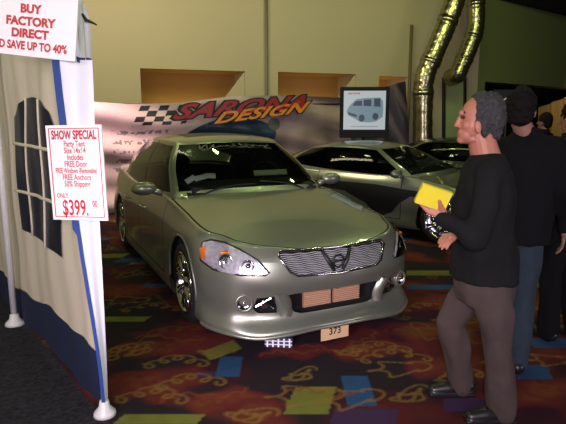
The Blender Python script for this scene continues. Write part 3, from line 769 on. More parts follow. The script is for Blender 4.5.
cl = [(305, 395, .55, .1, 3), (320, 392, .5, .05, 2), (300, 375, .35, .6, 1), (350, 398, .5, .3, 3), (215, 352, .35, 0, 1), (175, 365, .5, .1, 0), (205, 395, .6, .35, 2), (150, 400, .5, 0, 0), (190, 385, .5, .2, 0), (170, 338, .6, 0, 2), (140, 350, .35, 1, 1), (122, 352, .3, 1.2, 0), (290, 352, .5, .3, 2), (330, 350, .5, -.3, 2), (350, 352, .3, 0, 1), (380, 350, .5, 0, 0), (400, 368, .5, .2, 3), (395, 360, .6, .1, 0), (430, 310, .6, 0, 0), (455, 320, .4, 0, 3), (420, 328, .5, .3, 2), (470, 380, .5, .2, 0), (540, 305, .4, .2, 3), (535, 315, .5, 0, 0), (550, 360, .4, 0, 3), (500, 360, .4, .4, 1), (250, 415, .4, 0, 1), (410, 395, .4, .5, 1), (150, 310, .6, .1, 0), (125, 300, .5, 0, 3), (480, 300, .5, 0, 0)]
for px, py, L, a, k in cl:
    g = G(px, py); stamp(curl(g.x, g.y, L*.85, a, k), .0095, c_gld if k != 2 else c_ora*1.4, .75)
for k in range(120): stamp(curl(rr.uniform(X0, X1), rr.uniform(3.6, Y1), rr.uniform(.3, .6), rr.uniform(0, 3), rr.randrange(4)), .0095, c_gld*rr.uniform(.4, .8), .7)
# the plain speckled carpet under the tent, left of its wall line
ta, tb = Vector((-.93, 2.60)), Vector((-2.95, 5.2))
side = (GX-ta.x)*(tb.y-ta.y)-(GY-ta.y)*(tb.x-ta.x)
n4 = RS.rand(*GX.shape)
sp = np.array([.020, .019, .024])*(0.5+1.3*n4[..., None])
mk = (side < 0)
mk2 = np.where(GY < 2.6, GX < -.92+(2.6-GY)*.12, mk)[..., None]
img = np.where(mk2, sp, img)
PZ = np.zeros(GX.shape)
M_carpet = pattern_mat('patterned_carpet', .95, .35, 260)
fl = grid_mesh('floor', nx, ny, np.stack([GX, GY, PZ], -1), img, M_carpet); fl['kind'] = 'structure'
bm = bmesh.new()
for (a, b, c, d) in ((-12, -6, 16, Y0), (-12, Y0, X0, 17), (X1, Y0, 16, 17), (X0, Y1, X1, 17)):
    vs = [bm.verts.new(p) for p in ((a, b, 0), (c, b, 0), (c, d, 0), (a, d, 0))]; bm.faces.new(vs)
struct('floor', bm, mat('dark_carpet', (.045, .018, .014), .95, var=.8, vscale=3))
# main wall with three deep openings
M_wall = mat('tan_wall_paint', (.44, .385, .255), .85, var=.05, vscale=1.2)
M_wallg = mat('olive_wall_paint', (.20, .24, .085), .85, var=.08, vscale=.8)
M_rec = mat('orange_lit_recess', (.38, .22, .065), .85)  # orange light inside the openings put into the base colour
wo = Vector((0, 13, 0)); wu = Vector((.949, .315, 0)).normalized(); wn = Vector((wu.y, -wu.x, 0))      # wn faces the camera
def wall_hit(px, py, o=wo, n=wn):
    a, b = (px-283)/FPX, (py-212)/FPX
    dr = Vector((a, CP-b*SP_, -SP_-b*CP)); t = (o-Vector((0, 0, CAMH))).dot(n)/dr.dot(n); return Vector((0, 0, CAMH))+dr*t
def wuv(px, py): p = wall_hit(px, py); return ((p-wo).dot(wu), p.z)
uL, uR = -10, (wall_hit(479, 60)-wo).dot(wu)
ops = []
for (xa, ya, xb, yb) in ((140, 68, 245, 71.5), (278, 71.5, 356, 74.5), (379, 76, 408, 77)):
    a, b = wuv(xa, ya), wuv(xb, yb); ops.append((a[0], b[0], (a[1]+b[1])/2))
sill_z = 1.35; top = 6.2
us = [uL]+[u for o in ops for u in o[:2]]+[uR]
def wp(u, z, d=0): p = wo+wu*u-wn*d; return (p.x, p.y, z)
bm = bmesh.new()
def quad(bm, *ps): return bm.faces.new([bm.verts.new(p) for p in ps])
for i in range(len(us)-1):
    a, b = us[i], us[i+1]
    if i % 2 == 0: quad(bm, wp(a, 0), wp(b, 0), wp(b, top), wp(a, top))
    else:
        z = ops[i//2][2]; quad(bm, wp(a, 0), wp(b, 0), wp(b, sill_z), wp(a, sill_z)); quad(bm, wp(a, z), wp(b, z), wp(b, top), wp(a, top))
        quad(bm, wp(a, sill_z), wp(b, sill_z), wp(b, sill_z, 1.1), wp(a, sill_z, 1.1))
        quad(bm, wp(b, sill_z), wp(b, z), wp(b, z, 1.1), wp(b, sill_z, 1.1)); quad(bm, wp(a, sill_z), wp(a, z), wp(a, z, 1.1), wp(a, sill_z, 1.1))
        quad(bm, wp(b, z, .05), wp(b, sill_z, .05), wp(b-(z-sill_z)*.8, sill_z, .05))
struct('wall_back', bm, M_wall)
bm = bmesh.new()
for a, b, z in ops:
    quad(bm, wp(a, sill_z, 1.1), wp(b, sill_z, 1.1), wp(b, z, 1.1), wp(a, z, 1.1)); quad(bm, wp(a, z, 0.01), wp(b, z, 0.01), wp(b, z, 1.1), wp(a, z, 1.1))
struct('trim_1', bm, M_rec)
for a, b, z in ops: q = wp((a+b)/2, sill_z+.25, .45); lamp('AREA', 'recess_lamp', q, 5, (1, .70, .32), (b-a)*.8, .2, target=Vector(wp((a+b)/2, z, 1.0)))
# right-hand bulkhead over a dark opening
co = Vector(wp(uR, 0)); cu = Vector((.797, .604, 0)); hb = wall_hit(490, 82, co, Vector((cu.y, -cu.x, 0))).z
ctop = wall_hit(500, 0, co, Vector((cu.y, -cu.x, 0))).z
bm = bmesh.new(); quad(bm, co+Vector((0, 0, hb)), co+cu*9+Vector((0, 0, hb)), co+cu*9+Vector((0, 0, ctop)), co+Vector((0, 0, ctop)))
quad(bm, co, co+cu*.35, co+cu*.35+Vector((0, 0, hb)), co+Vector((0, 0, hb)))
quad(bm, co+Vector((0, 0, hb)), co+cu*9+Vector((0, 0, hb)), co+cu*9+Vector((-.3, .4, hb)), co+Vector((-.3, .4, hb)))
struct('wall_right', bm, M_wallg)
bm = bmesh.new(); quad(bm, co+Vector((-1.5, 2, 0)), co+cu*10+Vector((-1, 2, 0)), co+cu*10+Vector((-1, 2, 4.4)), co+Vector((-1.5, 2, 4.4)))
struct('wall_far', bm, mat('opening_dark', (.012, .012, .012), .9))  # near-black sheet, the darkness of the opening put into its colour
bm = bmesh.new()
quad(bm, (-12, -6, 6.2), (16, -6, 6.2), (16, 11.5, 6.2), (-12, 11.5, 6.2)); quad(bm, (-12, 11.5, 6.2), (16, 11.5, 6.2), (16, 20, ctop-.15), (3.6, 20, ctop-.15), (3.6, 11.6, 6.1))
quad(bm, co+Vector((-.8, -.3, ctop)), co+cu*9+Vector((0, -3, ctop)), co+cu*9+Vector((0, 3, ctop)), co+Vector((-.8, 2, ctop)))
struct('ceiling', bm, mat('dark_ceiling', (.02, .02, .018), .9))
bm = bmesh.new(); quad(bm, (-12, -6, 0), (16, -6, 0), (16, -6, 6.2), (-12, -6, 6.2)); struct('wall_front', bm, mat('dim_wall', (.08, .075, .065), .9))
bm = bmesh.new(); quad(bm, (-11, -6, 0), (-11, 12, 0), (-11, 12, 6.2), (-11, -6, 6.2)); struct('wall_left', bm, M_wall)
bm = bmesh.new(); quad(bm, (15, -6, 0), (15, 20, 0), (15, 20, 6.2), (15, -6, 6.2)); struct('wall_side', bm, M_void)
# orange-lit curtain in the dark opening
p = W(556, 100, 17.5); bm = bmesh.new(); pts = []
a0, a1, a2, a3 = W(538, 108, 18.5), W(600, 84, 18.5), W(600, 160, 18.5), W(538, 160, 18.5)
n = 24; prev = None
for k in range(n+1):
    t = k/n; tp = a0.lerp(a1, t); bt = a3.lerp(a2, t); w = Vector((0, .10*math.sin(t*30), 0)); bt.z = 0
    cur = (bm.verts.new(tp+w), bm.verts.new(bt+w))
    if prev: bm.faces.new((prev[0], cur[0], cur[1], prev[1]))
    prev = cur
o = obj('stage_curtain', bm, mat('orange_curtain', (.60, .36, .12), .8), smooth=True); tag(o, 'orange-lit curtain in the dark opening at the right edge', 'curtain')
lamp('SPOT', 'curtain_spot', (a1.x-1, 15.6, 2.2), 60, (1, .75, .4), .2, target=(a1.x, 18.5, 2.3), spot=80)
# pale green panel on the wall between the ducts
bm = bmesh.new(); a = [wall_hit(x, y)+wn*.02 for x, y in ((443, 150), (464, 150), (464, 78), (443, 78))]; quad(bm, *a)
w = struct('window_1', bm, mat('pale_green_pane', (.30, .38, .18), .5))
bm = bmesh.new(); add_tube(bm, [wall_hit(443, 150)+wn*.03, wall_hit(443, 78)+wn*.03, wall_hit(464, 78)+wn*.03, wall_hit(464, 150)+wn*.03], .05, 4); obj('window_frame', bm, M_black, w)
# conduits on the wall
for (x, y0, y1, r, c, lb) in ((265.5, -10, 96, .035, (.18, .15, .10), 'thin brown pipe running up the tan wall between the first two openings'), (408, 25, 150, .04, (.14, .10, .04), 'thin dark pole standing by the wall just left of the foil ducts')):
    a, b = wall_hit(x, y0)+wn*.06, wall_hit(x, y1)+wn*.06; b.z = 0; a.x, a.y = b.x, b.y = (a.x+b.x)/2, (a.y+b.y)/2
    bm = bmesh.new(); add_tube(bm, [b-a, Vector((0, 0, 0))], r, 10); o = obj('wall_pipe' if r < .04 else 'pole', bm, mat('pipe_paint', c, .6), smooth=True); o.location = a; tag(o, lb, 'pipe' if r < .04 else 'pole')
# two foil ducts
M_foil = mat('crinkled_foil', (.34, .32, .19), .26, .95, bump=.5, bscale=7, var=.25, vscale=5)
def duct(px, Y, r, label):
    pts = [W(x, y, Y) for x, y in px]; dense = []
    if px[0][1] > 200: pts[0].z = 0.02
    else: pts[0].y += .25; pts[0].z = pts[1].z-.05; dense = []
    A_ = np.array([tuple(p) for p in pts])
    for u in np.linspace(0, len(pts)-1, 70): dense.append(catmull(A_, u))
    base = Vector(dense[0]); rs = [r*(1+.035*math.sin(i*2.2)+.02*math.sin(i*.7)) for i in range(70)]
    bm = bmesh.new(); add_tube(bm, [Vector(p)-base for p in dense], rs, 20)
    t = thing('foil_duct', label, 'duct', base, 0, 'foil ducts'); obj('duct_sleeve', bm, M_foil, t, smooth=True)
    for k in (22, 36, 52):
        bm = bmesh.new(); add_tube(bm, [Vector(dense[k-1])-base, Vector(dense[k+1])-base], r*1.07, 20); obj('clamp_band', bm, M_foil, t, smooth=True)
duct([(424, 215), (423, 150), (423, 100), (425, 76), (434, 54), (445, 28), (455, 0), (463, -35)], 12.6, .23, 'nearer of the two crinkled foil ducts, reaching down the wall to the floor')
duct([(453, 84), (457, 75), (463, 62), (469, 48), (475, 30), (476, 10), (475, -15), (475, -40)], 13.6, .21, 'second crinkled foil duct, bending into the wall above the pale green window')
# ---------------------------------------------------------------- show banner behind the cars
YB = lambda px: 9.0+2.3*(px-88)/264
BL, BR = W(88, 103, 9.0), W(352, 103, YB(352))
bu = Vector((BR.x-BL.x, BR.y-BL.y, 0)); Lb = bu.length; bu.normalize(); bn = Vector((bu.y, -bu.x, 0))
bpt = lambda px, py: wall_hit(px, py, Vector((BL.x, BL.y, 0)), bn)
_tz = [(q.x-BL.x)/(BR.x-BL.x) for q in [bpt(a, 100) for a in (88, 128, 180, 233, 286, 352)]]
topz = lambda t: np.interp(t, _tz, [bpt(*q).z for q in ((88, 101.5), (128, 104), (180, 103), (233, 96), (286, 95), (352, 98))])
nu, nz = 420, 190
tt = np.linspace(0, 1, nu); vv = np.linspace(0, 1, nz); TT, VV_ = np.meshgrid(tt, vv)
Z = .02+(topz(TT)-.02)*VV_
sag = .05*np.sin(VV_*14+TT*5)*(1-TT*.5) + .04*np.sin(VV_*23+TT*9) + .03*np.sin(TT*60)*(1-VV_)
BX = BL.x+bu.x*TT*Lb+bn.x*sag; BY = BL.y+bu.y*TT*Lb+bn.y*sag
h = topz(TT)-Z    # metres below top edge
xm = TT*Lb
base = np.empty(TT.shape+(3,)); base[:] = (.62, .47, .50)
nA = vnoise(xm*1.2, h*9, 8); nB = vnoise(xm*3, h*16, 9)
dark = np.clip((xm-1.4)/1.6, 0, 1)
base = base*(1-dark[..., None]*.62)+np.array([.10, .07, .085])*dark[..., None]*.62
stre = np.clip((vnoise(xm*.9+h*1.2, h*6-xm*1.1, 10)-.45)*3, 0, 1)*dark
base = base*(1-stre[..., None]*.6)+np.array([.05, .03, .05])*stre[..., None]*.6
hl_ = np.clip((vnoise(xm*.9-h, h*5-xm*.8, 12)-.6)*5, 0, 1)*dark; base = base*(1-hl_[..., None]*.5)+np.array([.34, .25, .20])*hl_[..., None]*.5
# chequered flag block
cu_ = (xm-.72-(.32-h)*.5)/.17; cv = (h-.03)/.095
ck = (cu_ > 0) & (cu_ < 5.6) & (cv > 0.1) & (cv < 3.6) & ((np.floor(cu_)+np.floor(cv)) % 2 == 0) & (xm < 1.9)
base[ck] = (.02, .02, .022)
# dark blue car roof printed under the lettering
rb = ((xm-2.5)/.95)**2+((h-.74)/.36)**2 < 1; base[rb & (xm > 1.5)] = (.012, .035, .07)
rb = ((xm-3.42)/.13)**2+((h-.55)/.12)**2 < 1; base[rb] = (.10, .09, .09)
# rows of tiny dark print
for r_ in range(5):
    yy = .50+.16*r_; tx = (np.abs(h-yy) < .035) & (xm > .35) & (xm < 1.35) & (vnoise(xm*26, h*22, 20+r_) > .52); base[tx] = base[tx]*.35
M_ban = pattern_mat('vinyl_print', .38, .05, 40, spec=.5)
ban = thing('show_banner', 'wide vinyl show banner with red and orange lettering hung behind the saloon', 'banner', (BL.x, BL.y, 0))
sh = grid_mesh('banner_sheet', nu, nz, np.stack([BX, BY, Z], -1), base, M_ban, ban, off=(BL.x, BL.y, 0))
def ban_text(s, px, py, size, cm, om, shear, rot, name, stretch=1.0, bold=.03):
    c = bpt(px, py)+bn*.14
    for (m_, b_, dpt) in ((om, bold+.07, 0), (cm, bold, .012)):
        bm = text_bm(s, size, b_, shear, 'CENTER', 1.03); M = frame(c+bn*dpt, bu, (0, 0, 1)) @ Matrix.Rotation(rot, 4, 'Z') @ Matrix.Diagonal((stretch, 1, 1, 1))
        bmesh.ops.transform(bm, matrix=M, verts=bm.verts); obj(name if m_ is cm else 'letter_outline', bm, m_, ban, off=(BL.x, BL.y, 0))
M_redl = mat('red_print', (.27, .012, .012), .4); M_orl = mat('orange_print', (.62, .22, .01), .4); M_blk = mat('black_print', (.010, .010, .012), .5)
ban_text('SARONA', 237, 108, .34, M_redl, M_blk, .6, .085, 'red_lettering', 1.9)
ban_text('DESIGN', 256, 113.5, .27, M_orl, M_blk, .6, .12, 'orange_lettering', 1.95)
bm = bmesh.new()
for p in (BL, BR): add_tube(bm, [Vector((p.x, p.y, 0))-bn*.06, Vector((p.x, p.y, p.z+.04))-bn*.06], .025, 8)
add_tube(bm, [Vector((BL.x, BL.y, BL.z-.02))-bn*.06, Vector((BR.x, BR.y, BR.z-.02))-bn*.06], .015, 6)
obj('banner_frame', bm, M_black, ban, off=(BL.x, BL.y, 0), smooth=True)
# second, dark banner rising to the right
c0, c1, c2, c3 = W(330, 101, 12.6), W(406, 81, 13.0), W(412, 150, 13.0), W(330, 150, 12.6)
n, m_ = 60, 40; P_ = np.zeros((m_, n, 3)); Cc = np.zeros((m_, n, 3))
for j in range(m_):
    for i in range(n):
        a, b = i/(n-1), j/(m_-1); p = c3.lerp(c2, a).lerp(c0.lerp(c1, a), b) if b > 0 else c3.lerp(c2, a)
        z0 = 0.02+(c0.lerp(c1, a).z-.02)*b; P_[j, i] = (p.x, p.y+.05*math.sin(a*14+b*6), z0)
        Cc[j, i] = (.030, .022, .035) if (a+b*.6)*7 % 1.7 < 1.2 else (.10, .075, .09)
o = grid_mesh('dark_banner', n, m_, P_, Cc, M_ban, None, off=(c0.x, c0.y, 0)); o.location = (c0.x, c0.y, 0)
tag(o, 'dark creased banner behind the display screen, its corner rising towards the pole', 'banner')
# ---------------------------------------------------------------- display screen on a stand
sc_c = W(364.5, 112.5, 9.9); scu = Vector((1, -.05, 0)).normalized(); scn = Vector((scu.y, -scu.x, 0))
tv = thing('display_screen', 'flat black-framed screen on a stand showing a picture of a blue-grey van', 'screen', (sc_c.x, sc_c.y, 0))
Mtv = frame(sc_c, scu, (0, 0, 1))
def tvo(name, bm, m, par): bmesh.ops.transform(bm, matrix=Mtv, verts=bm.verts); return obj(name, bm, m, par, off=(sc_c.x, sc_c.y, 0))
bm = bmesh.new(); add_box(bm, (0, 0, -.045), (.90, .92, .07), bev=.012); tvo('bezel', bm, mat('screen_bezel', (.006, .006, .007), .6, spec=.2), tv)
def emis(name, c, s=1.0):
    return mat(name, (.02, .02, .02), .3, emit=s, emcol=c)
bm = bmesh.new(); add_box(bm, (0, .04, -.008), (.765, .70, .006)); scr = tvo('lit_screen', bm, emis('lit_white', (.60, .68, .70), .62), tv)
def flat(bm, poly, z): bm.faces.new([bm.verts.new((x, y, z)) for x, y in poly])
bm = bmesh.new(); flat(bm, [(-.33, .02), (-.29, .10), (-.24, .16), (-.15, .24), (.0, .26), (.28, .27), (.33, .20), (.34, .06), (.33, -.08), (.22, -.16), (.10, -.18), (-.08, -.17), (-.20, -.10), (-.30, -.05)], 0); M_dk = emis('lit_dark', (.03, .05, .09), .6); tvo('van_picture', bm, emis('lit_van', (.20, .33, .38), .6), scr)
for pl_ in ([(-.23, .12), (-.17, .20), (-.05, .215), (-.05, .12)], [(-.02, .12), (-.02, .23), (.12, .235), (.12, .11)], [(.17, .11), (.17, .25), (.28, .25), (.29, .10)]): bm = bmesh.new(); flat(bm, pl_, .002); tvo('van_window', bm, M_dk, scr)
for cx_, cy_ in ((-.05, -.10), (.20, -.07)): bm = bmesh.new(); flat(bm, [(cx_+.055*math.cos(a), cy_+.065*math.sin(a)) for a in np.linspace(0, 2*PI, 15)[:-1]], .002); tvo('van_wheel', bm, M_dk, scr)
bm = bmesh.new(); flat(bm, [(-.30, .01), (-.14, -.04), (-.14, -.09), (-.29, -.04)], .002); tvo('van_bumper', bm, M_dk, scr)
bm = text_bm('sarona', .085, .03, .3); bmesh.ops.transform(bm, matrix=Matrix.Translation((-.20, .345, .002))@Matrix.Diagonal((.95, .7, 1, 1)), verts=bm.verts); tvo('screen_logo', bm, emis('lit_red', (.55, .10, .03), .7), scr)
bm = bmesh.new(); add_box(bm, (0, -.255, 0), (.5, .012, .002)); tvo('caption_line', bm, emis('lit_grey', (.25, .28, .3), .6), scr)
bm = bmesh.new(); add_tube(bm, [(0, 0, .02), (0, 0, sc_c.z-.3)], .035, 10); add_lathe(bm, [(.001, .0), (.32, .0), (.32, .02), (.05, .04), (.001, .04)], n=24)
bmesh.ops.translate(bm, verts=bm.verts, vec=-scn*.09); obj('stand', bm, M_black, tv, smooth=True)
# ---------------------------------------------------------------- white party tent at the left
tent = thing('party_tent', 'white party tent wall with lattice window, blue hem and steel corner pole', 'tent', (-.98, 2.73, 0)); to = (-.98, 2.73, 0)
M_canvas = mat('backlit_canvas', (.66, .60, .44), .85, var=.06, vscale=6, bump=.12, bscale=14); M_wcan = mat('white_canvas', (.86, .88, .92), .75, var=.03, bump=.1, bscale=12)  # white tent cloth; warm light coming through the wall put into the cream
M_blue = mat('blue_trim_fabric', (.005, .013, .048), .9, var=.15); M_tape = mat('royal_blue_tape', (.012, .05, .22), .7); M_post = mat('white_enamel_post', (.72, .72, .70), .35)
p0 = Vector((-1.02, 2.74, 0)); p1 = Vector((-3.35, 5.62, 0)); du = (p1-p0); Lt = du.length; du.normalize(); dn = Vector((-du.y, du.x, 0))
if dn.dot(Vector((0, 0, 0))-p0) < 0: dn = -dn
def tent_uz(px, py):
    a, b = (px-283)/FPX, (py-212)/FPX
    dr = Vector((a, CP-b*SP_, -SP_-b*CP)); t = (p0-Vector((0, 0, CAMH))).dot(dn)/dr.dot(dn); q = Vector((0, 0, CAMH))+dr*t
    return ((q-p0).dot(du), q.z)
nu_, nz_ = 150, 90; P_ = np.zeros((nz_, nu_, 3))
hem = hsp([0, .3, .7, 1.2, 1.9, 2.6, 3.8], [.11, .10, .13, .12, .10, .08, .06])
hem2 = lambda u: .30+.05*math.sin(u*2.2)+.02*math.sin(u*9)
def tent_pt(u, z, lift=0):
    w = .008*math.sin(u*9+z*1.5)+.004*math.sin(u*21-z*3)+.006*math.sin(z*7+u*4)
    w *= min(1, u/.15)
    gat = .04*max(0, 1-u/.5)*max(0, 1-z/1.2)
    return p0+du*u+dn*(w+lift-gat)+Vector((0, 0, z))
def tent_strip(za, zb, n2, lift=0, u0=0, u1=None, nuu=150):
    u1 = u1 or Lt; P_ = np.zeros((n2, nuu, 3))
    for j in range(n2):
        for i in range(nuu):
            u = u0+(u1-u0)*i/(nuu-1); a, b = za(u), zb(u); P_[j, i] = tent_pt(u, a+(b-a)*j/(n2-1), lift)
    return P_
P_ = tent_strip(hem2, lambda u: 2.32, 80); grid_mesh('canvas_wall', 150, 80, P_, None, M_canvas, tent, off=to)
P_ = tent_strip(lambda u: float(hem(u))-.09, lambda u: hem2(u)+.005, 12); grid_mesh('blue_hem', 150, 12, P_, None, M_blue, tent, off=to)
# arched window, netting and lattice
wpts = [(15, 118), (20, 104), (27, 98), (34, 97), (44, 101), (52, 112), (56, 128), (60, 170), (64, 257), (46, 243), (24, 229), (22, 200), (18, 150)]
wuz = [tent_uz(*q) for q in wpts]
uu = [q[0] for q in wuz]; zz = [q[1] for q in wuz]
b2 = bmesh.new(); b2.faces.new([b2.verts.new((u, z, 0)) for u, z in wuz])
for k in range(1, 14):
    bmesh.ops.bisect_plane(b2, geom=b2.verts[:]+b2.edges[:]+b2.faces[:], plane_co=(min(uu)+(max(uu)-min(uu))*k/14, 0, 0), plane_no=(1, 0, 0))
    bmesh.ops.bisect_plane(b2, geom=b2.verts[:]+b2.edges[:]+b2.faces[:], plane_co=(0, min(zz)+(max(zz)-min(zz))*k/14, 0), plane_no=(0, 1, 0))
for v in b2.verts: v.co = tent_pt(v.co.x, v.co.y, .009)
wpane = obj('window_pane', b2, mat('dark_window_film', (.012, .018, .030), .35, var=.3), tent, off=to, smooth=True)
bm = bmesh.new()
for a, b in (((26, 98), (33, 236)), ((40, 99), (50, 248))):
    A0, B0 = tent_uz(*a), tent_uz(*b); add_tube(bm, [tent_pt(A0[0]+(B0[0]-A0[0])*t, A0[1]+(B0[1]-A0[1])*t, .014) for t in np.linspace(0, 1, 16)], .008, 6)
for a, b in (((17, 143), (58, 151)), ((20, 190), (62, 204))):
    A0, B0 = tent_uz(*a), tent_uz(*b); add_tube(bm, [tent_pt(A0[0]+(B0[0]-A0[0])*t, A0[1]+(B0[1]-A0[1])*t, .014) for t in np.linspace(0, 1, 16)], .012, 6)
obj('window_lattice', bm, M_canvas, wpane, off=to, smooth=True)
# the gathered end curtain, lit white, with its blue edge
cur_l = [(59, 60), (62, 90), (68, 140), (76, 205), (84, 260), (94, 320), (101, 365), (105, 402)]; cur_r = [(92, 60), (93.5, 90), (95.5, 140), (99, 205), (102, 260), (105, 320), (107, 365), (108, 400)]
n = 60; ml = 16; P_ = np.zeros((n, ml, 3)); LA, RA = np.array(cur_l, float), np.array(cur_r, float)
for j in range(n):
    u = (len(cur_l)-1)*j/(n-1); l = catmull(LA, u); r = catmull(RA, u)
    a, b = W(l[0], l[1], 2.60), W(r[0], r[1], 2.66)
    for i in range(ml):
        t = i/(ml-1); q = a.lerp(b, t); q.y += .006*math.sin(t*9+j*.05)*(1-j/n*.5); P_[j, i] = q
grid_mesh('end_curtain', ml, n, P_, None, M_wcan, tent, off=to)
bm = bmesh.new(); prev = None
for j in range(n):
    w_ = .032 if j < n*.5 else .016; q = Vector(P_[j, 0]); cur = (bm.verts.new(q+Vector((-w_, -.006, 0))), bm.verts.new(q+Vector((.004, -.006, 0))))
    if prev: bm.faces.new((prev[0], prev[1], cur[1], cur[0]))
    prev = cur
obj('blue_edge_tape', bm, M_tape, tent, off=to)
# valance corner above it
n = 14; P_ = np.zeros((n, n, 3)); vl = [(60, -20), (62, 30), (74, 56)]; vr = [(72, -14), (89, 16), (92, 62)]
LA, RA = np.array(vl, float), np.array(vr, float)
for j in range(n):
    u = 2*j/(n-1); l = catmull(LA, u); r = catmull(RA, u); a, b = W(l[0], l[1], 2.62), W(r[0], r[1], 2.80)
    for i in range(n): q = a.lerp(b, i/(n-1)); q.y += .012*math.sin(i*.9); P_[j, i] = q
grid_mesh('valance', n, n, P_, None, M_wcan, tent, off=to)
bm = bmesh.new(); prev = None
for i in range(12):
    t = i/11; q = W(78+15*t, 56.5+3.2*t+.8*math.sin(t*6), 2.62+.16*t)-Vector((0, .02, 0)); cur = (bm.verts.new(q), bm.verts.new(q+Vector((0, 0, -.026))))
    if prev: bm.faces.new((prev[0], cur[0], cur[1], prev[1]))
    prev = cur
obj('valance_tape', bm, M_tape, tent, off=to)
# poles with round feet
for nm, (x, y, r) in (('corner_pole', (-.985, 2.70, .016)), ('wall_pole', (-2.14, 4.02, .024))):
    bm = bmesh.new(); add_tube(bm, [(x, y, .01), (x, y, 2.35)], r, 12); add_lathe(bm, [(.001, .0), (.062 if r < .02 else .075, .0), (.058 if r < .02 else .07, .018), (r+.014, .05), (r+.008, .085), (r, .09)], (x, y, 0), n=20)
    obj(nm, bm, M_post, tent, off=to, smooth=True)
bm = bmesh.new(); add_tube(bm, [tent_pt(0, 2.34), tent_pt(Lt, 2.34)], .02, 8); add_tube(bm, [(-.985, 2.70, 2.34), (-2.6, 2.55, 2.34)], .02, 8); obj('top_rail', bm, M_post, tent, off=to, smooth=True)
# ---------------------------------------------------------------- the two sales boards
M_board = mat('white_board', (.88, .88, .86), .5); M_rt = mat('red_ink', (.50, .02, .03), .5)
def board(label, tl, tr, bl, Yl, Yr, lines, border):
    TL, TR, B_ = W(tl[0], tl[1], Yl), W(tr[0], tr[1], Yr), W(bl[0], bl[1], Yl)
    w = (TR-TL).length; h = (B_-TL).length; M = frame(B_, TR-TL, TL-B_)
    t = thing('sales_board', label, 'sign', B_); Mi = M.copy(); Mi.translation = Vector((0, 0, 0))
    bm = bmesh.new(); add_box(bm, (w/2, h/2, -.004), (w, h, .008)); bmesh.ops.transform(bm, matrix=Mi, verts=bm.verts); obj('board', bm, M_board, t)
    if border:
        bm = bmesh.new(); e = .016
        for c, s in (((w/2, e, 0), (w-2*e, .004, .001)), ((w/2, h-e, 0), (w-2*e, .004, .001)), ((e, h/2, 0), (.004, h-2*e, .001)), ((w-e, h/2, 0), (.004, h-2*e, .001))): add_box(bm, Vector(c)+Vector((0, 0, .001)), s)
        bmesh.ops.transform(bm, matrix=Mi, verts=bm.verts); obj('border_line', bm, M_rt, t)
    for (s, fx, fy, size, bold, st) in lines:
        bm = text_bm(s, size*h, bold); R = Mi @ Matrix.Translation((fx*w, fy*h, .0015)) @ Matrix.Diagonal((st, 1, 1, 1)); bmesh.ops.transform(bm, matrix=R, verts=bm.verts); obj('lettering', bm, M_rt, t)
    return t
board('large white board with red words BUY FACTORY DIRECT, hung at the top of the tent', (-28, -14), (76, -5), (-27, 50), 2.64, 2.52,
      [('BUY', .56, .725, .18, .05, 1.1), ('FACTORY', .56, .53, .18, .05, 1.1), ('DIRECT', .56, .345, .18, .05, 1.1), ('AND SAVE UP TO 40%', .535, .155, .175, .04, .84)], False)
board('small white board with red words SHOW SPECIAL and $399, hung on the tent corner', (47.5, 125.5), (103.5, 124.5), (53.5, 219.5), 2.56, 2.50,
      [('SHOW SPECIAL', .5, .895, .125, .035, .60), ('Party Tent', .5, .805, .085, .015, .68), ('Size 14x14', .5, .735, .085, .015, .68), ('Includes', .5, .665, .085, .015, .68), ('FREE Door', .5, .595, .085, .015, .68), ('FREE Windows (Removable)', .5, .525, .08, .015, .52), ('FREE Anchors', .5, .455, .085, .015, .68), ('50% Shipping', .5, .385, .085, .015, .68), ('ONLY:', .22, .26, .07, .015, .7), ('$399.', .43, .125, .235, .018, .58), ('00', .79, .175, .10, .02, .6)], True)
bm = bmesh.new(); add_tube(bm, [W(82, 14, 2.66), W(86, 20, 2.66), W(91, 22, 2.68), W(97, 25, 2.70)], [.006, .009, .007, .003], 6); obj('tie_strap', bm, M_black, tent, off=to, smooth=True)
# small blue and white chequered box on the carpet under the bumper
g_ = G(279, 348); bx_ = thing('box', 'small blue and white chequered box on the carpet under the saloon bumper', 'box', (g_.x, g_.y+.05, 0), -.1)
bm = bmesh.new(); add_box(bm, (0, 0, .035), (.20, .08, .07), bev=.004); obj('carton', bm, mat('navy_card', (.02, .035, .10), .6), bx_)
bm = bmesh.new()
for k in range(5): add_box(bm, (-.08+.04*k, -.041, .035), (.012, .002, .066))
for k in range(2): add_box(bm, (0, -.0415, .022+.026*k), (.196, .002, .007))
obj('printed_lines', bm, M_paper, bx_)
# small white ring mark on the dark wall opening
q = W(508, 106, 13.5); bm = bmesh.new()
add_tube(bm, [q+Vector((.16*math.cos(a)*(1+.2*math.sin(3*a)), 0, .2*math.sin(a))) for a in np.linspace(.6, 5.6, 18)], .02, 6); add_tube(bm, [q+Vector((-.08, 0, -.05)), q+Vector((.02, 0, .06)), q+Vector((.10, 0, -.02))], .02, 6); add_tube(bm, [q+Vector((0, 0, .15)), q+Vector((.05, 0, .26))], .02, 6)
bq = (q.x, q.y, 0)
sg = thing('dark_sign', 'dark standing sign with a white ring emblem, behind the grey-haired man', 'sign', bq)
bm2 = bmesh.new(); add_box(bm2, q+Vector((0, .05, 0)), (.75, .04, .8)); add_tube(bm2, [Vector(bq)+Vector((0, .06, 0)), q+Vector((0, .06, 0))], .03); obj('sign_panel', bm2, M_black, sg, off=bq); obj('ring_emblem', bm, M_paper, sg, off=bq, smooth=True)
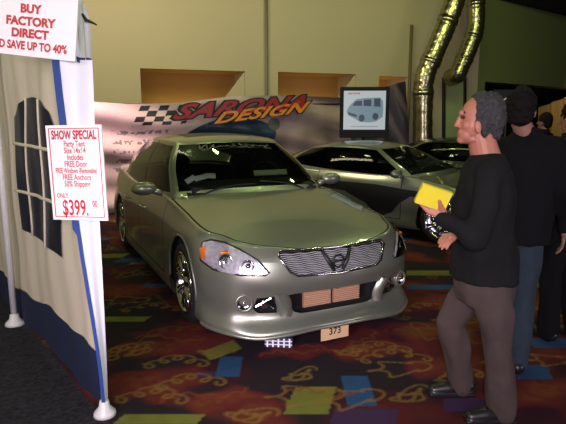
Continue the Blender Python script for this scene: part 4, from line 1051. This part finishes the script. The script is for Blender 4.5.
# ---------------------------------------------------------------- people
from mathutils import noise as mnoise
def cap(bm, a, ra, b, rb, sx=1):
    """tapered capsule, closed"""
    a, b = Vector(a), Vector(b); d = (b-a); L = max(d.length, 1e-4); q = d.to_track_quat('Z', 'Y').to_matrix(); n, k = 16, 5
    prof = [(ra*math.sin(t), -ra*math.cos(t)) for t in np.linspace(0.05, PI/2, k)] + [(rb*math.cos(t), L+rb*math.sin(t)) for t in np.linspace(0, PI/2-.05, k)]
    R = [[bm.verts.new(a+q@Vector((r*math.cos(2*PI*i/n), r*math.sin(2*PI*i/n), z))) for i in range(n)] for r, z in prof]
    for A_, B_ in zip(R[:-1], R[1:]):
        for i in range(n): bm.faces.new((A_[i], A_[(i+1) % n], B_[(i+1) % n], B_[i]))
    bm.faces.new(R[0][::-1]); bm.faces.new(R[-1])
def chain(bm, pts):
    for (a, ra), (b, rb) in zip(pts[:-1], pts[1:]): cap(bm, a, ra, b, rb)
def loft(bm, secs, n=20):
    """closed stack of ellipses: (centre, rx, ry, yaw)"""
    R = []
    for c, rx, ry, yaw in secs:
        R.append([bm.verts.new(Vector(c)+Vector((rx*math.cos(t)*math.cos(yaw)-ry*math.sin(t)*math.sin(yaw), rx*math.cos(t)*math.sin(yaw)+ry*math.sin(t)*math.cos(yaw), 0))) for t in [2*PI*i/n for i in range(n)]])
    for A_, B_ in zip(R[:-1], R[1:]):
        for i in range(n): bm.faces.new((A_[i], A_[(i+1) % n], B_[(i+1) % n], B_[i]))
    bm.faces.new(R[0][::-1]); bm.faces.new(R[-1]); bmesh.ops.recalc_face_normals(bm, faces=bm.faces)
def fuse(name, bm, m, parent, off, voxel=.008, smooth=4, wob=0, wsc=10, strip=None):
    me = bpy.data.meshes.new('tmp'); bmesh.ops.recalc_face_normals(bm, faces=bm.faces); bm.to_mesh(me); bm.free()
    o = bpy.data.objects.new('tmp', me); COL.objects.link(o)
    r = o.modifiers.new('r', 'REMESH'); r.mode = 'VOXEL'; r.voxel_size = voxel
    s = o.modifiers.new('s', 'SMOOTH'); s.iterations = smooth; s.factor = .5
    dg = bpy.context.evaluated_depsgraph_get(); dg.update(); ev = o.evaluated_get(dg); me2 = bpy.data.meshes.new_from_object(ev)
    bpy.data.objects.remove(o); bpy.data.meshes.remove(me)
    b = bmesh.new(); b.from_mesh(me2)
    if wob:
        b.normal_update()
        for v in b.verts:
            q = v.co*wsc; v.co = v.co + v.normal*wob*(mnoise.noise(Vector((q.x, q.y, q.z*(strip or 1)))))
    return obj(name, b, m, parent, off=off, smooth=True)
M_skin = mat('skin', (.44, .17, .11), .5, var=.08, vscale=20); M_skin2 = mat('skin_dim', (.25, .12, .08), .55)
M_hair = mat('grey_hair', (.034, .035, .036), .7, var=.7, vscale=55, bump=.6, bscale=120); M_hair2 = mat('dark_hair', (.006, .005, .005), .8, bump=.3, bscale=90, spec=.15)
M_shirt = mat('black_jersey', (.0085, .0085, .009), .9, var=.2, vscale=9, spec=.2, bump=.5, bscale=7); M_jacket = mat('black_jacket_cloth', (.005, .005, .006), .9, var=.2, spec=.15)
M_trs = mat('brown_twill', (.056, .037, .032), .85, var=.12, vscale=14, bump=.6, bscale=8); M_jean = mat('blue_denim', (.016, .030, .045), .9, var=.3, vscale=30); M_shoe = mat('black_leather', (.012, .011, .011), .35)
def fingers(bm, wrist, tip_dir, side, palm_n, size=.085, curl_=.5, thumb=None, tcurl=.2):
    """palm + four fingers along tip_dir, spread along side, curling towards palm_n"""
    w = Vector(wrist); f = Vector(tip_dir).normalized(); s = Vector(side); s = (s-f*s.dot(f)).normalized(); n = Vector(palm_n); n = (n-f*n.dot(f)-s*n.dot(s)).normalized()
    for k in (-1.2, -.4, .4, 1.2): cap(bm, w+f*.012+s*.006*k, .016, w+f*size*.95+s*.0185*k, .0105)
    L = [.88, 1.0, .93, .72]
    for i, k in enumerate((-1.5, -.5, .5, 1.5)):
        base = w+f*size*(.98-.03*abs(k))+s*.0185*k*1.0; d = f; r = .0095
        for j, seg in enumerate((.040, .027, .020)):
            a = curl_*(.5+.5*j); d = (d*math.cos(a)+n*math.sin(a)).normalized(); e = base+d*seg*L[i]; cap(bm, base, r, e, r*.9); base = e; r *= .9
            nn = n; n_ = (n-d*n.dot(d)).normalized(); 
    tb = w+f*.022-s*.022; td = Vector(thumb).normalized(); e1 = tb+td*.040; e2 = e1+(td*math.cos(tcurl)+f*math.sin(tcurl)).normalized()*.030
    cap(bm, tb, .015, e1, .0125); cap(bm, e1, .012, e2, .0095)
def man():
    fx = W(487, 300, 2.7).x; base = (fx, 2.72, 0)
    t = thing('person', 'grey-haired man in black long-sleeved shirt and brown trousers, in profile, holding a yellow pad', 'person', base)
    sc = 2.70
    bm = bmesh.new()
    # head
    def ell(px, py, Y, rx, ry, rz, rot=0): add_ell(bm, W(px, py, Y), (rx, ry, rz), Matrix.Rotation(rot, 3, 'Y'), 24, 16)
    ell(481.5, 115, sc, .100, .077, .100, .15); ell(471, 125, sc, .062, .066, .080, .1); ell(466.5, 134, sc, .045, .05, .05)
    ell(461.5, 140, sc, .023, .026, .019); ell(472, 139, sc, .05, .052, .03, .35)
    cap(bm, W(462, 113, sc-.035), .016, W(462, 113, sc+.035), .016)      # brow
    cap(bm, W(460.5, 116.5, sc), .011, W(456.6, 125.2, sc), .0125); ell(459.5, 126.5, sc-.013, .011, .009, .008); ell(459.5, 126.5, sc+.013, .011, .009, .008)
    cap(bm, W(459.6, 132, sc-.016), .008, W(459.6, 132, sc+.016), .008); cap(bm, W(460.2, 135.2, sc-.014), .009, W(460.2, 135.2, sc+.014), .009)
    ell(468, 125, sc-.036, .03, .026, .03); ell(468, 125, sc+.036, .03, .026, .03)
    for sg in (-1, 1): add_ell(bm, W(478.2, 127, sc+sg*.078), (.017, .009, .033), Matrix.Rotation(-.15, 3, 'Y'))
    # neck, trunk (under the clothes), arms
    chain(bm, [(W(481, 138, sc), .066), (W(486, 158, sc), .074)])
    hip, chest = W(483, 268, 2.72), W(486, 190, 2.70)
    chain(bm, [(W(488, 158, sc), .066), (chest, .115), (W(485, 235, 2.71), .10), (hip, .095)])
    sh_n, sh_f = W(491, 172, 2.54), W(482, 171, 2.87); el_n, wr_n = W(474, 238, 2.47), W(445, 219, 2.50)
    el_f, wr_f = W(474, 232, 2.88), W(457, 234, 2.66)
    chain(bm, [(chest, .09), (sh_n, .05), (el_n, .04), (wr_n, .027)]); chain(bm, [(chest, .09), (sh_f, .05), (el_f, .04), (wr_f, .027)])
    kn, an = W(497, 336, 2.62), W(503, 398, 2.64); an.z = .10; kf, af = W(450, 322, 2.86), W(462, 388, 2.93); af.z = .10
    chain(bm, [(hip, .09), (W(491, 285, 2.63), .075), (kn, .052), (an, .038)]); chain(bm, [(hip, .09), (W(472, 285, 2.82), .075), (kf, .052), (af, .038)])
    # near hand: cradles the pad from below, thumb over its cover
    bd = (wr_n-el_n).normalized()
    fingers(bm, wr_n+bd*.005, W(431, 206.5, 2.515)-wr_n, (.1, 0, -1), (.2, 1, .3), .072, .28, W(433, 197, 2.462)-W(441, 212, 2.49), -.35)
    fingers(bm, wr_f, W(447, 238, 2.6)-wr_f, (0, 1, .2), (.3, -.2, -1), .07, .5, (-.9, -.6, .2), .2)
    fuse('body', bm, M_skin, t, base, .0042, 3)
    # eye (the near one and the far one), ears' shadow come from the shape
    for sg in (-1, 1):
        e = bmesh.new(); add_ell(e, W(463.0, 117.3, sc+sg*.034), (.0115, .012, .008)); ey = obj('eye', e, mat('eye_dark', (.05, .03, .025), .25), t, off=base, smooth=True)
        e = bmesh.new(); cap(e, W(460.6, 113.2, sc+sg*.022), .0055, W(465, 112.4, sc+sg*.052), .004); obj('eyebrow', e, M_hair, t, off=base, smooth=True)
    # hair: short, grey, receding
    h = bmesh.new()
    for px, py, rx, ry, rz, ro in ((488, 112.5, .082, .089, .104, .1), (491, 120, .066, .087, .088, .2), (493, 131, .042, .070, .056, 0), (483, 103.5, .066, .074, .060, .15)):
        add_ell(h, W(px, py, sc), (rx, ry, rz), Matrix.Rotation(ro, 3, 'Y'), 24, 16)
    for sg in (-1, 1): cap(h, W(480, 112, sc+sg*.068), .020, W(477, 122, sc+sg*.070), .010); add_ell(h, W(484, 109, sc+sg*.022), (.068, .068, .066)); add_ell(h, W(486, 118, sc+sg*.03), (.055, .062, .06)); cap(h, W(483, 122, sc+sg*.070), .02, W(485, 134, sc+sg*.060), .02)
    fuse('hair', h, M_hair, t, base, .005, 2, .006, 60)
    # shirt
    s = bmesh.new()
    loft(s, [(W(484.5, 277, 2.72), .172, .20, 0), (W(484, 262, 2.72), .168, .20, 0), (W(483, 240, 2.71), .15, .185, 0), (W(483, 215, 2.70), .148, .195, 0), (W(485, 190, 2.70), .140, .21, 0), (W(487, 172, 2.70), .118, .20, 0), (W(487, 162, 2.70), .095, .14, 0), (W(486, 153, 2.70), .078, .085, 0)])
    chain(s, [(W(488, 176, 2.62), .08), (sh_n, .070), (W(486, 205, 2.49), .066), (el_n, .060), (wr_n, .041)]); chain(s, [(W(485, 176, 2.78), .08), (sh_f, .068), (el_f, .058), (wr_f, .042)])
    fuse('shirt', s, M_shirt, t, base, .009, 6, .018, 13, .5)
    # trousers
    s = bmesh.new()
    loft(s, [(W(484, 300, 2.72), .145, .17, 0), (W(484, 285, 2.72), .155, .178, 0), (W(484, 272, 2.72), .140, .168, 0), (W(484, 255, 2.72), .12, .155, 0)])
    a2 = an.copy(); a2.z = .05; f2 = af.copy(); f2.z = .05
    chain(s, [(W(489, 292, 2.64), .102), (W(494, 312, 2.62), .096), (kn, .080), (an.lerp(kn, .5), .078), (a2, .070)]); chain(s, [(W(475, 292, 2.80), .102), (W(461, 306, 2.84), .096), (kf, .076), (af.lerp(kf, .5), .080), (f2, .070)])
    fuse('trousers', s, M_trs, t, base, .010, 6, .022, 12, .35)
    for a in (an, af):
        s = bmesh.new(); chain(s, [(Vector((a.x+.03, a.y, .05)), .045), (Vector((a.x-.09, a.y-.01, .042)), .042), (Vector((a.x-.17, a.y-.015, .032)), .032)]); add_box(s, (a.x-.07, a.y-.01, .012), (.27, .085, .024))
        fuse('shoe', s, M_shoe, t, base, .006, 2)
    # yellow pad
    A_, B_, C_, D_ = W(422.4, 183.7, 2.47), W(452.5, 193.5, 2.47), W(446.0, 211.5, 2.50), W(414.5, 202.5, 2.50)
    u = (B_-A_); v = (A_-D_); Mp = frame(D_, u, v); bm = bmesh.new(); add_box(bm, (u.length/2, v.length/2, -.012), (u.length, v.length, .026), bev=.002); add_box(bm, (u.length/2, v.length/2, .0015), (u.length*.98, v.length*.98, .002))
    bmesh.ops.transform(bm, matrix=Mp, verts=bm.verts); c = sum((q.co for q in bm.verts), Vector())/len(bm.verts)
    o = obj('notepad', bm, mat('yellow_card', (.78, .66, .03), .55), off=c); o.location = c; tag(o, 'thick yellow pad held in the hand of the grey-haired man', 'notepad')
man()
def bystander(label, Y, hx, hy, k, face, jacket, legs, jean=M_jean, sp=.10, hair=None):
    """hx,hy: photo point of the head centre; k: yaw of the facing direction"""
    hd = W(hx, hy, Y); fwd = Vector((math.cos(face), math.sin(face), 0)); lf = Vector((-fwd.y, fwd.x, 0)); base = (legs[0], Y+.02, 0); R3 = Matrix.Rotation(face, 3, 'Z')
    t = thing('person', label, 'person', base); bm = bmesh.new(); H0 = hd.z-1.63
    c = Vector((hd.x+jacket[0], Y+.02, 0)); P3 = lambda f, l, z, o=c: o+fwd*f+lf*l+Vector((0, 0, z+H0))
    hp = Vector((legs[0], Y+.02, 0)); PL = lambda f, l, z: hp+fwd*f+lf*l+Vector((0, 0, z))
    add_ell(bm, hd, (.098, .076, .112), R3, 24, 16); add_ell(bm, hd+fwd*.035+Vector((0, 0, -.05)), (.06, .056, .07), R3); cap(bm, hd+fwd*.09+Vector((0, 0, -.005)), .011, hd+fwd*.112+Vector((0, 0, -.04)), .013)
    add_ell(bm, hd+fwd*.075+Vector((0, 0, -.10)), (.025, .027, .02), R3)
    for s in (-1, 1): add_ell(bm, hd+lf*.078*s+Vector((0, 0, -.03)), (.016, .009, .030), R3)
    hip = Vector((legs[0], Y+.02, .90+H0)); ch = P3(0, 0, 1.28)
    chain(bm, [(hd+Vector((0, 0, -.08)), .055), (P3(-.01, 0, 1.46), .062), (ch, .12), (hip, .12)])
    for s in (-1, 1):
        sh, el, wr = P3(0, .18*s, 1.40), P3(-.03, .245*s, 1.12), P3(.06, .25*s, .88)
        chain(bm, [(ch, .09), (sh, .05), (el, .038), (wr, .026)]); fingers(bm, wr, (0, 0, -1), fwd, -lf*s, .075, .35, fwd*.7+Vector((0, 0, -.7)), .2)
        kn, an = PL(.05+legs[1]*s, sp*s, .50), PL(legs[2]*s, sp*s, .09); chain(bm, [(hip, .11), (kn, .05), (an, .036)])
    fuse('body', bm, M_skin2, t, base, .007, 3)
    h = bmesh.new(); add_ell(h, hd-fwd*.012+Vector((0, 0, .022)), (.104, .086, .108), R3, 24, 16); add_ell(h, hd-fwd*.045+Vector((0, 0, -.04)), (.062, .076, .07), R3)
    fuse('hair', h, hair or M_hair2, t, base, .007, 2, .01, 40)
    s_ = bmesh.new()
    loft(s_, [(c*0+Vector((legs[0], Y+.02, .80+H0)), .15, .21, face), (hip, .15, .205, face), (P3(0, 0, 1.05).lerp(Vector((legs[0], Y, 1.05+H0)), .4), .14, .20, face), (P3(0, 0, 1.25), .14, .215, face), (P3(0, 0, 1.40), .115, .20, face), (P3(0, 0, 1.47), .08, .11, face), (P3(0, 0, 1.52), .068, .07, face)])
    for s in (-1, 1): chain(s_, [(P3(0, .12*s, 1.39), .08), (P3(0, .18*s, 1.39), .072), (P3(-.03, .25*s, 1.12), .060), (P3(.05, .25*s, .91), .045)])
    fuse('jacket', s_, M_jacket, t, base, .012, 5, .02, 11, .5)
    s_ = bmesh.new(); chain(s_, [(hip+Vector((0, 0, .05)), .13), (hip, .14)])
    for s in (-1, 1): chain(s_, [(hip+lf*.07*s, .115), (PL(.05+legs[1]*s, sp*s, .50), .078), (PL(legs[2]*s, sp*s, .07), .068)])
    fuse('jeans', s_, jean, t, base, .012, 4, .02, 11, .4)
    for s in (-1, 1):
        a = PL(legs[2]*s, sp*s, .0); q = bmesh.new(); chain(q, [(a-fwd*.03+Vector((0, 0, .05)), .045), (a+fwd*.10+Vector((0, 0, .042)), .042), (a+fwd*.17+Vector((0, 0, .033)), .033)]); fuse('shoe', q, M_shoe, t, base, .008, 2)
bystander('person in black jacket and blue jeans, back turned, close behind the grey-haired man', 3.25, 521, 108, 0, 1.15, (.06, 0), (1.46, .03, .05), sp=.075)
bystander('distant dark-haired person in black standing before the orange curtain', 8.0, 545, 121, 0, 2.2, (0, 0), (W(546, 200, 8).x, 0, .03), M_jacket)
bystander('person in black cut off by the right edge of the photo', 3.7, 575, 117, 0, 2.0, (.02, 0), (W(575, 200, 3.7).x, 0, .03), M_jacket)
